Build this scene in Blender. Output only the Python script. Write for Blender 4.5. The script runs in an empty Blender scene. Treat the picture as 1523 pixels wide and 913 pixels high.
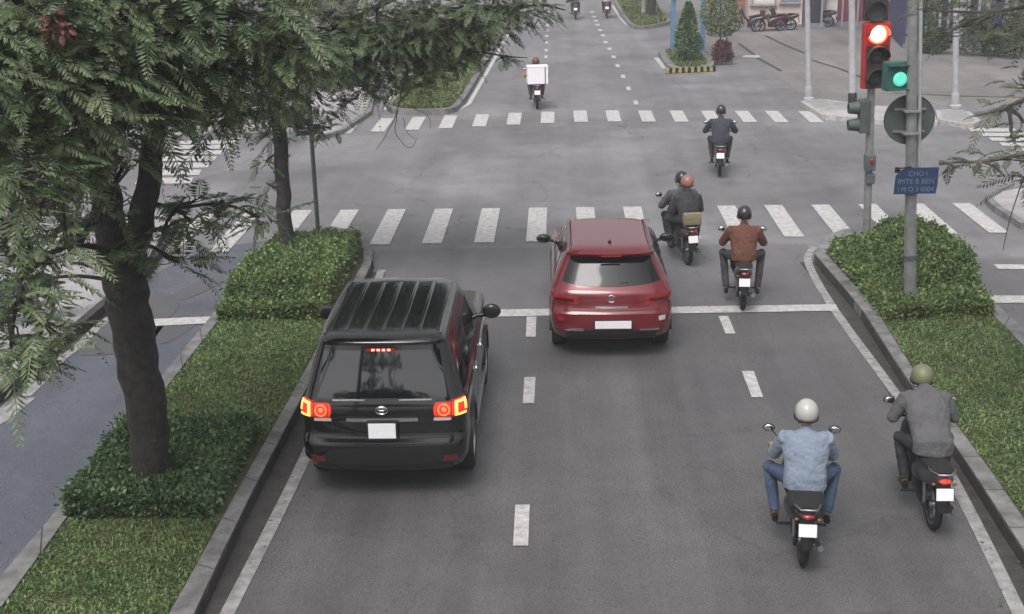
import bpy, bmesh, math, random
import numpy as np
from mathutils import Vector, Matrix
R = math.radians
random.seed(7); RNG = np.random.default_rng(7)

# ------------------------------------------------------------------ camera
F_PX, W_PX, H_PX = 1900.0, 1523.0, 913.0
CAM_H = 7.0
ROLL = math.radians(1.25)                 # picture turned counter-clockwise
_vx = 67.5 * math.cos(ROLL) + 623.5 * math.sin(ROLL); _vy = -67.5 * math.sin(ROLL) + 623.5 * math.cos(ROLL)
PITCH = math.atan(_vy / F_PX)
YAW = math.atan(_vx / F_PX * math.cos(PITCH))
scene = bpy.context.scene
cam_d = bpy.data.cameras.new('camera'); cam = bpy.data.objects.new('camera', cam_d)
scene.collection.objects.link(cam); scene.camera = cam
cam_d.sensor_width = 36; cam_d.lens = F_PX / W_PX * 36
cam_d.clip_start = 0.1; cam_d.clip_end = 2000
cam.location = (0, 0, CAM_H)
from mathutils import Euler
_cm = Euler((math.pi / 2 - PITCH, 0, YAW), 'XYZ').to_matrix() @ Matrix.Rotation(-ROLL, 3, 'Z')
cam.rotation_euler = _cm.to_euler()
# ------------------------------------------------------------------ world, sun, exposure
SUN_EL, SUN_AZ = R(58), R(200)          # azimuth clockwise from +Y (north)
w = bpy.data.worlds.new('World'); scene.world = w; w.use_nodes = True
nt = w.node_tree; bg = nt.nodes['Background']
sky = nt.nodes.new('ShaderNodeTexSky'); sky.sky_type = 'NISHITA'; sky.sun_disc = False
sky.sun_elevation = SUN_EL; sky.sun_rotation = SUN_AZ
sky.air_density = 1.5; sky.dust_density = 6.0; sky.ozone_density = 1.0
hs = nt.nodes.new('ShaderNodeHueSaturation'); hs.inputs['Saturation'].default_value = 0.22
mx = nt.nodes.new('ShaderNodeMixRGB'); mx.blend_type = 'MULTIPLY'; mx.inputs[0].default_value = 1
mx.inputs[2].default_value = (1.0, 0.99, 1.015, 1)
nt.links.new(sky.outputs[0], hs.inputs['Color']); nt.links.new(hs.outputs[0], mx.inputs[1])
nt.links.new(mx.outputs[0], bg.inputs['Color'])
bg.inputs['Strength'].default_value = 0.12
sd = bpy.data.lights.new('sun', 'SUN'); sd.energy = 0.9; sd.angle = R(25); sd.color = (1.0, 0.97, 0.94)
so = bpy.data.objects.new('sun', sd); scene.collection.objects.link(so)
sdir = Vector((math.sin(SUN_AZ) * math.cos(SUN_EL), math.cos(SUN_AZ) * math.cos(SUN_EL), math.sin(SUN_EL)))
so.rotation_euler = sdir.to_track_quat('Z', 'Y').to_euler()
vs = scene.view_settings
vs.view_transform = 'Standard'; vs.look = 'None'; vs.gamma = 1; vs.use_curve_mapping = False
vs.exposure = 0.45
scene.render.engine = 'CYCLES'
scene.cycles.max_bounces = 6; scene.cycles.diffuse_bounces = 3; scene.cycles.transparent_max_bounces = 8

# ------------------------------------------------------------------ pixel <-> world helpers (photo pixels)
_r, _u, _f = _cm.col[0].copy(), _cm.col[1].copy(), -_cm.col[2]
def ray(px, py): return _r * (px - 761.5) - _u * (py - 456.5) + _f * F_PX
def G(px, py, z=0.0):
    d = ray(px, py); t = (z - CAM_H) / d.z
    return Vector((d.x * t, d.y * t, z))
def D(px, py, Y):
    d = ray(px, py); t = Y / d.y
    return Vector((d.x * t, Y, CAM_H + d.z * t))

# ------------------------------------------------------------------ materials
def mat(name, col, rough=0.6, metal=0.0, spec=0.5, var=0.0, vscale=8.0, bump=0.0, bscale=60.0, col2=None,
        coat=0.0, emit=None, estr=0.0, island=0.0, sheen=0, trans=0.0, rvar=0.0, detail=6):
    m = bpy.data.materials.new(name); m.use_nodes = True
    n = m.node_tree; b = n.nodes['Principled BSDF']; L = n.links.new
    b.inputs['Roughness'].default_value = rough; b.inputs['Metallic'].default_value = metal
    b.inputs['Specular IOR Level'].default_value = spec
    b.inputs['Coat Weight'].default_value = coat; b.inputs['Coat Roughness'].default_value = 0.05
    c = (*col, 1)
    b.inputs['Base Color'].default_value = c
    tc = n.nodes.new('ShaderNodeTexCoord')
    out = None
    if var > 0 or col2:
        nz = n.nodes.new('ShaderNodeTexNoise'); nz.inputs['Scale'].default_value = vscale
        nz.inputs['Detail'].default_value = detail; nz.inputs['Roughness'].default_value = 0.62
        L(tc.outputs['Object'], nz.inputs['Vector'])
        rp = n.nodes.new('ShaderNodeValToRGB'); rp.color_ramp.elements[0].position = 0.33; rp.color_ramp.elements[1].position = 0.67
        c2 = col2 if col2 else tuple(x * (1 + var) for x in col)
        c1 = col if col2 else tuple(x * (1 - var) for x in col)
        rp.color_ramp.elements[0].color = (*c1, 1); rp.color_ramp.elements[1].color = (*c2, 1)
        L(nz.outputs['Fac'], rp.inputs['Fac']); out = rp.outputs['Color']
        L(out, b.inputs['Base Color'])
        if rvar:
            mr = n.nodes.new('ShaderNodeMapRange'); mr.inputs['From Min'].default_value = .3; mr.inputs['From Max'].default_value = .7
            mr.inputs['To Min'].default_value = rough - rvar; mr.inputs['To Max'].default_value = rough + rvar
            L(nz.outputs['Fac'], mr.inputs['Value']); L(mr.outputs[0], b.inputs['Roughness'])
    if island > 0:
        g = n.nodes.new('ShaderNodeNewGeometry'); h = n.nodes.new('ShaderNodeHueSaturation')
        mr = n.nodes.new('ShaderNodeMapRange'); mr.inputs['To Min'].default_value = 1 - island; mr.inputs['To Max'].default_value = 1 + island
        L(g.outputs['Random Per Island'], mr.inputs['Value']); L(mr.outputs[0], h.inputs['Value'])
        m2 = n.nodes.new('ShaderNodeMapRange'); m2.inputs['To Min'].default_value = 0.465; m2.inputs['To Max'].default_value = 0.52
        mm = n.nodes.new('ShaderNodeMath'); mm.operation = 'FRACT'; m3 = n.nodes.new('ShaderNodeMath'); m3.operation = 'MULTIPLY'; m3.inputs[1].default_value = 17.3
        L(g.outputs['Random Per Island'], m3.inputs[0]); L(m3.outputs[0], mm.inputs[0]); L(mm.outputs[0], m2.inputs['Value']); L(m2.outputs[0], h.inputs['Hue'])
        if out: L(out, h.inputs['Color'])
        else: h.inputs['Color'].default_value = c
        L(h.outputs[0], b.inputs['Base Color'])
    if bump > 0:
        nb = n.nodes.new('ShaderNodeTexNoise'); nb.inputs['Scale'].default_value = bscale; nb.inputs['Detail'].default_value = 4
        L(tc.outputs['Object'], nb.inputs['Vector'])
        bp = n.nodes.new('ShaderNodeBump'); bp.inputs['Strength'].default_value = bump; bp.inputs['Distance'].default_value = 0.02
        L(nb.outputs['Fac'], bp.inputs['Height']); L(bp.outputs[0], b.inputs['Normal'])
    if emit:
        b.inputs['Emission Color'].default_value = (*emit, 1); b.inputs['Emission Strength'].default_value = estr
    if trans: 
        # thin leaf translucency
        tr = n.nodes.new('ShaderNodeBsdfTranslucent'); ms = n.nodes.new('ShaderNodeMixShader'); ms.inputs[0].default_value = trans
        src = b.inputs['Base Color'].links[0].from_socket if b.inputs['Base Color'].links else None
        if src: L(src, tr.inputs['Color'])
        else: tr.inputs['Color'].default_value = c
        L(b.outputs[0], ms.inputs[1]); L(tr.outputs[0], ms.inputs[2]); L(ms.outputs[0], n.nodes['Material Output'].inputs['Surface'])
    return m

def asphalt(name, base, tint=(1, 1, 1), rough=0.62, crack=0.35, patch=0.22, speck=0.28, track=0.12, wet=False):
    m = bpy.data.materials.new(name); m.use_nodes = True
    n = m.node_tree; b = n.nodes['Principled BSDF']; L = n.links.new
    tc = n.nodes.new('ShaderNodeTexCoord'); V = tc.outputs['Object']
    def noise(s, d=5, r=.6, v=V):
        q = n.nodes.new('ShaderNodeTexNoise'); q.inputs['Scale'].default_value = s; q.inputs['Detail'].default_value = d; q.inputs['Roughness'].default_value = r
        L(v, q.inputs['Vector']); return q.outputs['Fac']
    def mrange(v, a, bb, lo, hi):
        q = n.nodes.new('ShaderNodeMapRange'); q.inputs['From Min'].default_value = a; q.inputs['From Max'].default_value = bb
        q.inputs['To Min'].default_value = lo; q.inputs['To Max'].default_value = hi; L(v, q.inputs['Value']); return q.outputs[0]
    def mul(a, c):
        q = n.nodes.new('ShaderNodeMath'); q.operation = 'MULTIPLY'; L(a, q.inputs[0])
        if isinstance(c, float): q.inputs[1].default_value = c
        else: L(c, q.inputs[1])
        return q.outputs[0]
    big = noise(.22, 6, .62); mid = noise(1.6, 6, .7); fine = noise(55, 3, .7); fine2 = noise(190, 2, .6)
    v = mrange(big, .3, .7, 1 - patch, 1 + patch)
    v = mul(v, mrange(mid, .3, .7, 1 - patch * .55, 1 + patch * .55))
    v = mul(v, mrange(fine, .35, .65, 1 - speck, 1 + speck)); v = mul(v, mrange(fine2, .3, .7, 1 - speck * .7, 1 + speck * .7))
    mp = n.nodes.new('ShaderNodeMapping'); mp.inputs['Scale'].default_value = (.9, .035, 1); L(V, mp.inputs['Vector'])
    st = noise(1.3, 4, .6, mp.outputs[0]); v = mul(v, mrange(st, .33, .67, 1 - track, 1 + track))
    # dark oily blotches of irregular outline
    ob = noise(.75, 7, .72); ob2 = mrange(ob, .60, .68, 1.0, .80); v = mul(v, ob2)
    pt = noise(.11, 3, .5); v = mul(v, mrange(pt, .50, .53, 1.0, 1.07))
    if crack:
        vo = n.nodes.new('ShaderNodeTexVoronoi'); vo.feature = 'DISTANCE_TO_EDGE'; vo.inputs['Scale'].default_value = .32
        ad = n.nodes.new('ShaderNodeVectorMath'); ad.operation = 'ADD'
        nq = n.nodes.new('ShaderNodeTexNoise'); nq.inputs['Scale'].default_value = 1.2; nq.inputs['Detail'].default_value = 8; L(V, nq.inputs['Vector'])
        L(V, ad.inputs[0]); L(nq.outputs['Color'], ad.inputs[1]); L(ad.outputs[0], vo.inputs['Vector'])
        ck = mrange(vo.outputs['Distance'], 0.0, .012, 1 - crack, 1.0)
        gate = mrange(noise(.35, 2), .48, .56, 1.0, 0.0)
        q = n.nodes.new('ShaderNodeMath'); q.operation = 'MAXIMUM'; L(ck, q.inputs[0]); L(gate, q.inputs[1])
        v = mul(v, q.outputs[0])
    cm = n.nodes.new('ShaderNodeVectorMath'); cm.operation = 'SCALE'
    cm.inputs[0].default_value = tuple(base * t for t in tint); L(v, cm.inputs['Scale'])
    L(cm.outputs[0], b.inputs['Base Color'])
    L(mrange(big if not wet else noise(.8, 4, .6), .38 if wet else .3, .62 if wet else .7, rough - (.3 if wet else .13), rough + .12), b.inputs['Roughness'])
    bp = n.nodes.new('ShaderNodeBump'); bp.inputs['Strength'].default_value = .35; bp.inputs['Distance'].default_value = .01
    L(fine, bp.inputs['Height']); L(bp.outputs[0], b.inputs['Normal'])
    return m

M = {}
M['asphalt_main'] = asphalt('asphalt_main', .170, (1, .985, 1.015), .66, patch=.28)
M['asphalt_near'] = asphalt('asphalt_near', .102, (1.0, .985, .98), .58, crack=.18, patch=.2, speck=.38, track=.2)
M['asphalt_mid'] = asphalt('asphalt_mid', .135, (1, .98, 1.0), .62, patch=.2)
M['asphalt_side'] = asphalt('asphalt_side', .10, (.90, .96, 1.18), .45, crack=.1, patch=.2, speck=.4, wet=True)
M['paving_brown'] = asphalt('paving_brown', .185, (1.05, .975, .94), .7, patch=.2)
M['paving_light'] = asphalt('paving_light', .33, (1.0, .95, .95), .6, patch=.4, speck=.3)
M['paint'] = mat('road_paint', (.36, .35, .34), .6, col2=(.60, .585, .57), vscale=9, bump=.1)
M['paint_worn'] = mat('worn_road_paint', (.20, .195, .19), .65, col2=(.40, .39, .38), vscale=7, bump=.15)
M['kerb'] = mat('kerb_concrete', (.11, .11, .106), .8, col2=(.26, .256, .25), vscale=3.2, bump=.35, bscale=30)
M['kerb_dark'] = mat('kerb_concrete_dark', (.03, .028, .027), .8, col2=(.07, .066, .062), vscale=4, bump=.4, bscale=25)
M['kerb_white'] = mat('kerb_whitewash', (.30, .29, .28), .75, col2=(.50, .48, .46), vscale=6, bump=.2)
M['soil'] = mat('soil', (.05, .07, .028), .9, col2=(.09, .085, .045), vscale=6, bump=.6, bscale=30)
M['grass'] = mat('grass_blades', (.10, .175, .052), .55, col2=(.20, .285, .105), vscale=1.7, island=.4, trans=.15)
M['grass_far'] = mat('far_grass', (.09, .14, .04), .6, col2=(.17, .22, .08), vscale=1.5, island=.4, trans=.15)
M['hedge'] = mat('hedge_leaves', (.055, .12, .045), .5, col2=(.125, .20, .08), vscale=2.2, island=.6, trans=.15)
M['hedge_light'] = mat('light_hedge_leaves', (.075, .135, .045), .5, col2=(.19, .27, .09), vscale=1.8, island=.55, trans=.15)
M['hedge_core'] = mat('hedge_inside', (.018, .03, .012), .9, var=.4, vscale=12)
M['bark'] = mat('bark', (.020, .019, .017), .9, col2=(.055, .05, .045), vscale=9, bump=.9, bscale=22)
M['bark_light'] = mat('bark_light', (.07, .062, .05), .9, col2=(.15, .13, .11), vscale=8, bump=.8, bscale=20)
M['leaf1'] = mat('feathery_leaves', (.075, .125, .055), .5, col2=(.17, .225, .115), vscale=1.3, island=.4, trans=.22)
M['leaf2'] = mat('dark_leaves', (.042, .072, .034), .5, col2=(.11, .155, .068), vscale=1.0, island=.4, trans=.2)
M['leaf3'] = mat('olive_leaves', (.06, .08, .045), .5, col2=(.12, .14, .08), vscale=1.4, island=.4, trans=.2)
M['red_leaf'] = mat('red_leaves', (.085, .035, .03), .5, col2=(.17, .07, .055), vscale=4, island=.4, trans=.2)
M['black_paint'] = mat('black_car_paint', (.003, .0035, .0035), .14, spec=.5, coat=.7)
M['red_paint'] = mat('red_car_paint', (.15, .0065, .012), .26, metal=.15, spec=.5, coat=.8)
M['glass'] = mat('dark_car_glass', (.006, .007, .008), .05, spec=.5)
M['glass2'] = mat('black_glass', (.004, .005, .006), .03, spec=1.0, coat=.6); M['rubber'] = mat('rubber', (.014, .014, .014), .85, var=.3, vscale=40)
M['plastic'] = mat('black_plastic', (.012, .012, .0125), .45, var=.25, vscale=30)
M['chrome'] = mat('chrome', (.6, .6, .6), .18, metal=1, var=.1, vscale=20)
M['alloy'] = mat('alloy', (.35, .35, .36), .35, metal=1, var=.15, vscale=20)
M['plate'] = mat('white_plate', (.88, .87, .89), .4, var=.02)
M['lamp_red_on'] = mat('lit_brake_lamp', (.5, .02, .01), .2, emit=(1, .06, .02), estr=.42, var=.5, vscale=30)
M['lamp_core'] = mat('lit_lamp_core', (.9, .4, .1), .2, emit=(1, .38, .09), estr=1.5)
M['lamp_red'] = mat('unlit_red_lens', (.30, .012, .012), .12, spec=.7, coat=.5)
M['lamp_clear'] = mat('clear_lens', (.5, .48, .46), .12, spec=.7)
M['skin'] = mat('skin', (.35, .20, .14), .5, var=.12, vscale=20)
M['pole'] = mat('galvanised_steel', (.22, .235, .225), .5, metal=.4, col2=(.34, .35, .34), vscale=5)
M['pole_far'] = mat('grey_painted_steel', (.34, .34, .36), .6, col2=(.46, .45, .47), vscale=4)
M['pole_teal'] = mat('teal_grey_steel', (.09, .115, .12), .5, metal=.2, col2=(.14, .17, .175), vscale=5)
M['sign_back'] = mat('sign_back', (.055, .075, .07), .6, col2=(.09, .11, .10), vscale=4)
M['sign_blue'] = mat('sign_blue', (.018, .045, .11), .5, col2=(.03, .06, .14), vscale=5)
M['sign_text'] = mat('sign_lettering', (.16, .21, .32), .5, var=.2, vscale=15)
M['signal_red_glow'] = mat('red_glow_housing', (.42, .018, .015), .45, var=.2, vscale=8)  # red glow of the lit lamp painted into the housing colour
M['signal_dark'] = mat('dark_signal_housing', (.045, .028, .028), .6, var=.3, vscale=8)
M['signal_teal'] = mat('teal_signal_housing', (.025, .11, .09), .5, var=.2, vscale=8)
M['lens_dark'] = mat('unlit_signal_lens', (.035, .04, .04), .3)
M['lens_red_on'] = mat('lit_red_signal', (1, .5, .3), .3, emit=(1, .62, .38), estr=3.0)
M['lens_red_rim'] = mat('lit_red_rim', (1, .2, .1), .3, emit=(1, .09, .03), estr=1.6)
M['lens_green_on'] = mat('lit_green_signal', (.1, .5, .4), .3, emit=(.12, .8, .6), estr=.5)
M['water'] = mat('puddle_water', (.05, .047, .045), .06, spec=.6, var=.2, vscale=2)

# ------------------------------------------------------------------ object helpers
C = scene.collection
def tag(o, label=None, cat=None, group=None, kind=None):
    if label: o['label'] = label
    if cat: o['category'] = cat
    if group: o['group'] = group
    if kind: o['kind'] = kind
    return o
def empty(name, loc, rz=0.0, label=None, cat=None, group=None):
    o = bpy.data.objects.new(name, None); C.objects.link(o); o.location = loc; o.rotation_euler = (0, 0, rz)
    o.empty_display_size = .2
    return tag(o, label, cat, group)
def obj(name, bm, m, parent=None, smooth=None, recalc=True):
    if recalc: bmesh.ops.recalc_face_normals(bm, faces=bm.faces[:])
    me = bpy.data.meshes.new(name); bm.to_mesh(me); bm.free()
    if isinstance(m, (list, tuple)):
        for q in m: me.materials.append(q)
    else: me.materials.append(m)
    if smooth is not None:
        me.polygons.foreach_set('use_smooth', [True] * len(me.polygons))
        if smooth < 170: me.set_sharp_from_angle(angle=R(smooth))
    o = bpy.data.objects.new(name, me); C.objects.link(o)
    if parent: o.parent = parent
    return o
def npobj(name, verts, faces, m, parent=None, midx=None):
    me = bpy.data.meshes.new(name)
    nv = len(verts); nf = len(faces); k = faces.shape[1]
    me.vertices.add(nv); me.vertices.foreach_set('co', np.asarray(verts, np.float32).ravel())
    me.loops.add(nf * k); me.loops.foreach_set('vertex_index', np.asarray(faces, np.int32).ravel())
    me.polygons.add(nf); me.polygons.foreach_set('loop_start', np.arange(0, nf * k, k, dtype=np.int32))
    try: me.polygons.foreach_set('loop_total', np.full(nf, k, dtype=np.int32))
    except Exception: pass
    for q in (m if isinstance(m, (list, tuple)) else [m]): me.materials.append(q)
    if midx is not None: me.polygons.foreach_set('material_index', np.asarray(midx, np.int32))
    me.update(calc_edges=True); me.validate()
    o = bpy.data.objects.new(name, me); C.objects.link(o)
    if parent: o.parent = parent
    return o
def B(): return bmesh.new()
def box(bm, c, s, rot=None, bev=0.0, mi=0):
    r = bmesh.ops.create_cube(bm, size=1.0)
    vs_ = r['verts']
    mt = Matrix.Translation(c) @ (rot.to_4x4() if rot else Matrix.Identity(4)) @ Matrix.Diagonal((*s, 1))
    bmesh.ops.transform(bm, matrix=mt, verts=vs_)
    fs = {f for v in vs_ for f in v.link_faces}
    for f in fs: f.material_index = mi
    if bev > 0:
        es = list({e for v in vs_ for e in v.link_edges})
        bmesh.ops.bevel(bm, geom=es, offset=bev, segments=2, affect='EDGES', profile=.6)
def tube(bm, pts, rad, n=8, cap=True, mi=0, ell=None, up=Vector((0, 0, 1))):
    """tapered tube; ell = list of (rx, ry) elliptical radii with rx along up x dir"""
    pts = [Vector(p) for p in pts]; rings = []
    k = len(pts)
    if not isinstance(rad, (list, tuple)): rad = [rad] * k
    prev = None
    for i, p in enumerate(pts):
        d = (pts[min(i + 1, k - 1)] - pts[max(i - 1, 0)]).normalized()
        if prev is None:
            a = up.cross(d)
            if a.length < 1e-3: a = Vector((1, 0, 0)).cross(d)
            if a.length < 1e-3: a = Vector((0, 1, 0)).cross(d)
            a.normalize()
        else:
            a = (prev - d * prev.dot(d)).normalized()
        prev = a; b = d.cross(a)
        rx, ry = (ell[i] if ell else (rad[i], rad[i]))
        rings.append([bm.verts.new(p + a * rx * math.cos(2 * math.pi * j / n) + b * ry * math.sin(2 * math.pi * j / n)) for j in range(n)])
    for i in range(k - 1):
        for j in range(n):
            f = bm.faces.new((rings[i][j], rings[i][(j + 1) % n], rings[i + 1][(j + 1) % n], rings[i + 1][j])); f.material_index = mi
    if cap:
        f = bm.faces.new(rings[0][::-1]); f.material_index = mi
        f = bm.faces.new(rings[-1]); f.material_index = mi
def ball(bm, c, r, seg=12, rot=None, mi=0):
    s = (r, r, r) if not isinstance(r, (tuple, list)) else r
    mt = Matrix.Translation(c) @ (rot.to_4x4() if rot else Matrix.Identity(4)) @ Matrix.Diagonal((*s, 1))
    q = bmesh.ops.create_uvsphere(bm, u_segments=seg, v_segments=max(6, seg * 2 // 3), radius=1.0, matrix=mt)
    for f in {f for v in q['verts'] for f in v.link_faces}: f.material_index = mi
def prism(bm, poly, z0, z1, mi=0):
    """poly: list of (x,y) or Vectors"""
    a = [bm.verts.new((p[0], p[1], z0)) for p in poly]; b = [bm.verts.new((p[0], p[1], z1)) for p in poly]
    n = len(poly)
    fs = [bm.faces.new(a[::-1]), bm.faces.new(b)]
    for i in range(n): fs.append(bm.faces.new((a[i], a[(i + 1) % n], b[(i + 1) % n], b[i])))
    for f in fs: f.material_index = mi
def sheet(bm, poly, z, mi=0):
    f = bm.faces.new([bm.verts.new((p[0], p[1], z)) for p in poly]); f.material_index = mi
def lathe(bm, prof, axis='x', c=(0, 0, 0), n=24, mi=0, closed=True):
    """prof: list of (along axis, radius)"""
    rings = []
    for a, r in prof:
        ring = []
        for j in range(n):
            t = 2 * math.pi * j / n
            if axis == 'x': p = (a, r * math.cos(t), r * math.sin(t))
            elif axis == 'y': p = (r * math.cos(t), a, r * math.sin(t))
            else: p = (r * math.cos(t), r * math.sin(t), a)
            ring.append(bm.verts.new(Vector(p) + Vector(c)))
        rings.append(ring)
    m_ = len(rings)
    for i in range(m_ if closed else m_ - 1):
        A, Bq = rings[i], rings[(i + 1) % m_]
        for j in range(n):
            f = bm.faces.new((A[j], A[(j + 1) % n], Bq[(j + 1) % n], Bq[j])); f.material_index = mi
def children(o): return [c for c in bpy.data.objects if c.parent == o]
def resample(pts, step):
    pts = [Vector(p) for p in pts]; out = [pts[0]]
    for a, b in zip(pts[:-1], pts[1:]):
        k = max(1, int((b - a).length / step))
        for i in range(1, k + 1): out.append(a.lerp(b, i / k))
    return out
def smooth_line(pts, it=2):
    pts = [Vector(p) for p in pts]
    for _ in range(it):
        q = [pts[0]]
        for a, b in zip(pts[:-1], pts[1:]): q += [a.lerp(b, .25), a.lerp(b, .75)]
        q.append(pts[-1]); pts = q
    return pts
def extend(p, q, d):  # point beyond p away from q
    return p + (p - q).normalized() * d
def GP(lst, z=0.0): return [G(x, y, z) for x, y in lst]
def strip_prism(bm, inner, outer, z0, z1, mi=0):
    """solid band between two polylines of the same count"""
    n = len(inner); v = []
    for i in range(n):
        v.append([bm.verts.new((q[0], q[1], z)) for q, z in ((inner[i], z0), (outer[i], z0), (outer[i], z1), (inner[i], z1))])
    for i in range(n - 1):
        for j in range(4):
            f = bm.faces.new((v[i][j], v[i][(j + 1) % 4], v[i + 1][(j + 1) % 4], v[i + 1][j])); f.material_index = mi
    bm.faces.new(v[0]); bm.faces.new(v[-1][::-1])
def offset_line(pts, d):
    """shift a polyline sideways (left of travel positive)"""
    out = []
    for i, p in enumerate(pts):
        t = (pts[min(i + 1, len(pts) - 1)] - pts[max(i - 1, 0)]); t.z = 0; t.normalize()
        out.append(p + Vector((-t.y, t.x, 0)) * d)
    return out
def band(bm, line, width, z, mi=0):
    a = offset_line(line, width / 2); b = offset_line(line, -width / 2)
    for i in range(len(line) - 1):
        f = bm.faces.new([bm.verts.new((q.x, q.y, z)) for q in (a[i], a[i + 1], b[i + 1], b[i])]); f.material_index = mi
def same_count(a, b, n=24):
    def rs(l):
        l = [Vector(p) for p in l]; d = [0]
        for p, q in zip(l[:-1], l[1:]): d.append(d[-1] + (q - p).length)
        out = []
        for i in range(n):
            t = d[-1] * i / (n - 1); k = 0
            while k < len(l) - 2 and d[k + 1] < t: k += 1
            u = (t - d[k]) / max(1e-9, d[k + 1] - d[k]); out.append(l[k].lerp(l[k + 1], u))
        return out
    return rs(a), rs(b)

# ------------------------------------------------------------------ ground, roads
ZK = 0.18
bm = B(); s = 400
# one ground sheet reaching the horizon
sheet(bm, [(-s, -60), (s, -60), (s, 700), (-s, 700)], 0.0)
tag(obj('ground', bm, M['asphalt_main']), kind='structure')

# kerb polylines (world)
LKi = GP([(254, 908), (338, 757), (387, 669), (432, 590), (518, 432), (541, 388)], ZK)   # left median, main road side, grass edge
LKo = GP([(290, 908), (361, 757), (407, 669), (449, 590), (532, 432), (552, 392)], ZK)
LKi = [extend(LKi[0], LKi[1], 14)] + LKi; LKo = [extend(LKo[0], LKo[1], 14)] + LKo
LOo = GP([(6, 850), (89, 753), (163, 655), (233, 569), (305, 479), (358, 421), (440, 352), (492, 336)], ZK)  # outer kerb by the side road
LOi = GP([(8, 893), (97, 772), (176, 660), (247, 576), (322, 479), (375, 421), (450, 360), (492, 346)], ZK)
LOo = [extend(LOo[0], LOo[1], 14)] + LOo; LOi = [extend(LOi[0], LOi[1], 14)] + LOi
tipL = GP([(530, 343), (553, 365)], ZK); tipLi = GP([(520, 352), (540, 368)], ZK)
RKo = GP([(1212, 377), (1279, 454), (1345, 557), (1430, 674), (1504, 788)], ZK)
RKi = GP([(1228, 377), (1299, 454), (1363, 557), (1456, 674), (1534, 788)], ZK)
RKo = RKo + [extend(RKo[-1], RKo[-2], 12)]; RKi = RKi + [extend(RKi[-1], RKi[-2], 12)]
ROo = GP([(1400, 366), (1452, 423), (1521, 488)], ZK); ROi = GP([(1395, 375), (1446, 436), (1521, 512)], ZK)
ROo = ROo + [extend(ROo[-1], ROo[-2], 22)]; ROi = ROi + [extend(ROi[-1], ROi[-2], 22)]
tipR = GP([(1222, 352), (1262, 338), (1330, 342)], ZK); tipRi = GP([(1236, 360), (1266, 348), (1328, 351)], ZK)

# asphalt sheets of different tone
def at_ground(l): return [Vector((p.x, p.y, 0)) for p in l]
def flat(name, px_poly, z, m, kind='structure'):
    bm = B(); sheet(bm, GP(px_poly), z)
    return tag(obj(name, bm, m), kind=kind)
bm = B()
sl_l, sl_r = G(520, 466), G(1245, 457)
lo = [p for p in at_ground(LKo[:-1])][:5]; ro = at_ground(RKo)
sheet(bm, [Vector((q.x - .05, q.y, 0)) for q in lo] + [sl_l, sl_r] + [Vector((q.x + .05, q.y, 0)) for q in ro[2:]], .004)
tag(obj('road', bm, M['asphalt_near']), kind='structure')
bm = B(); sheet(bm, [sl_l, G(556, 398), G(556, 372), G(1200, 362), G(1206, 380), sl_r], .004)
tag(obj('road', bm, M['asphalt_mid']), kind='structure')
bm = B()
sheet(bm, GP([(-700, 1000), (-250, 700), (20, 585), (180, 440), (290, 372), (440, 352), (358, 425), (305, 485), (233, 575), (163, 662), (89, 760), (0, 870), (-120, 1000)]), .004)
tag(obj('side_road', bm, M['asphalt_side']), kind='structure')
bm = B(); sheet(bm, GP([(1460, 385), (1640, 380), (1900, 520), (1900, 620), (1640, 560), (1521, 486), (1452, 424), (1425, 385)]), .004)
tag(obj('side_road', bm, M['asphalt_mid']), kind='structure')
# far brown paving
bm = B(); sheet(bm, GP([(1092, 45), (1560, 45), (1700, 150), (1330, 158), (1196, 146), (1150, 104), (1090, 62)]), .004)
tag(obj('paving', bm, M['paving_brown']), kind='structure')
# dark joints in that paving
bm = B()
for l in ([(1138, 53), (1165, 66), (1196, 79)], [(1208, 90), (1245, 101), (1300, 122)], [(1098, 64), (1130, 88), (1162, 106)], [(1330, 138), (1420, 143), (1523, 145)]):
    band(bm, GP(l), .16, .010)
tag(obj('paving_joint', bm, M['kerb_dark']), kind='structure')

# medians: soil slab, kerbs, painted edge stripe
def median(name_parts, ring_outer_pairs, soil_poly):
    for i, (a, b) in enumerate(ring_outer_pairs):
        a, b = same_count(a, b, 20)
        bm = B(); strip_prism(bm, a, b, -.05, ZK)
        tag(obj('kerb', bm, M['kerb'], smooth=40), kind='structure')
    bm = B(); sheet(bm, soil_poly, ZK - .03)
    tag(obj('soil', bm, M['soil']), kind='structure')
median(0, [(LKi, LKo), (LOi, LOo)], LOi + tipLi + LKi[::-1])
median(0, [(RKi, RKo), (ROi, ROo)], [RKi[0]] + tipRi + ROi + RKi[:0:-1])
for a, b in (([LOi[-1]] + tipLi + [LKi[-1]], [LOo[-1]] + tipL + [LKo[-1]]), ([RKi[0]] + tipRi + [ROi[0]], [RKo[0]] + tipR + [ROo[0]])):
    bm = B(); a, b = same_count(a, b, 14); strip_prism(bm, a, b, -.05, ZK); tag(obj('kerb', bm, M['kerb'], smooth=40), kind='structure')
# kerb joints read as thin dark gaps (real grooves: shallow dark mortar proud 1 mm)
bm = B()
for (ki, ko) in ((LKi, LKo), (RKi, RKo), (LOi, LOo), (ROi, ROo)):
    a, b = same_count(ki, ko, 26)
    for p, q in zip(a[1:-1], b[1:-1]):
        d = (q - p).normalized(); t = Vector((-d.y, d.x, 0)) * .008
        f = bm.faces.new([bm.verts.new((v.x, v.y, ZK + .002)) for v in (p - t, q - t, q + t, p + t)])
tag(obj('kerb_joint', bm, M['kerb_dark']), kind='structure')
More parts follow.
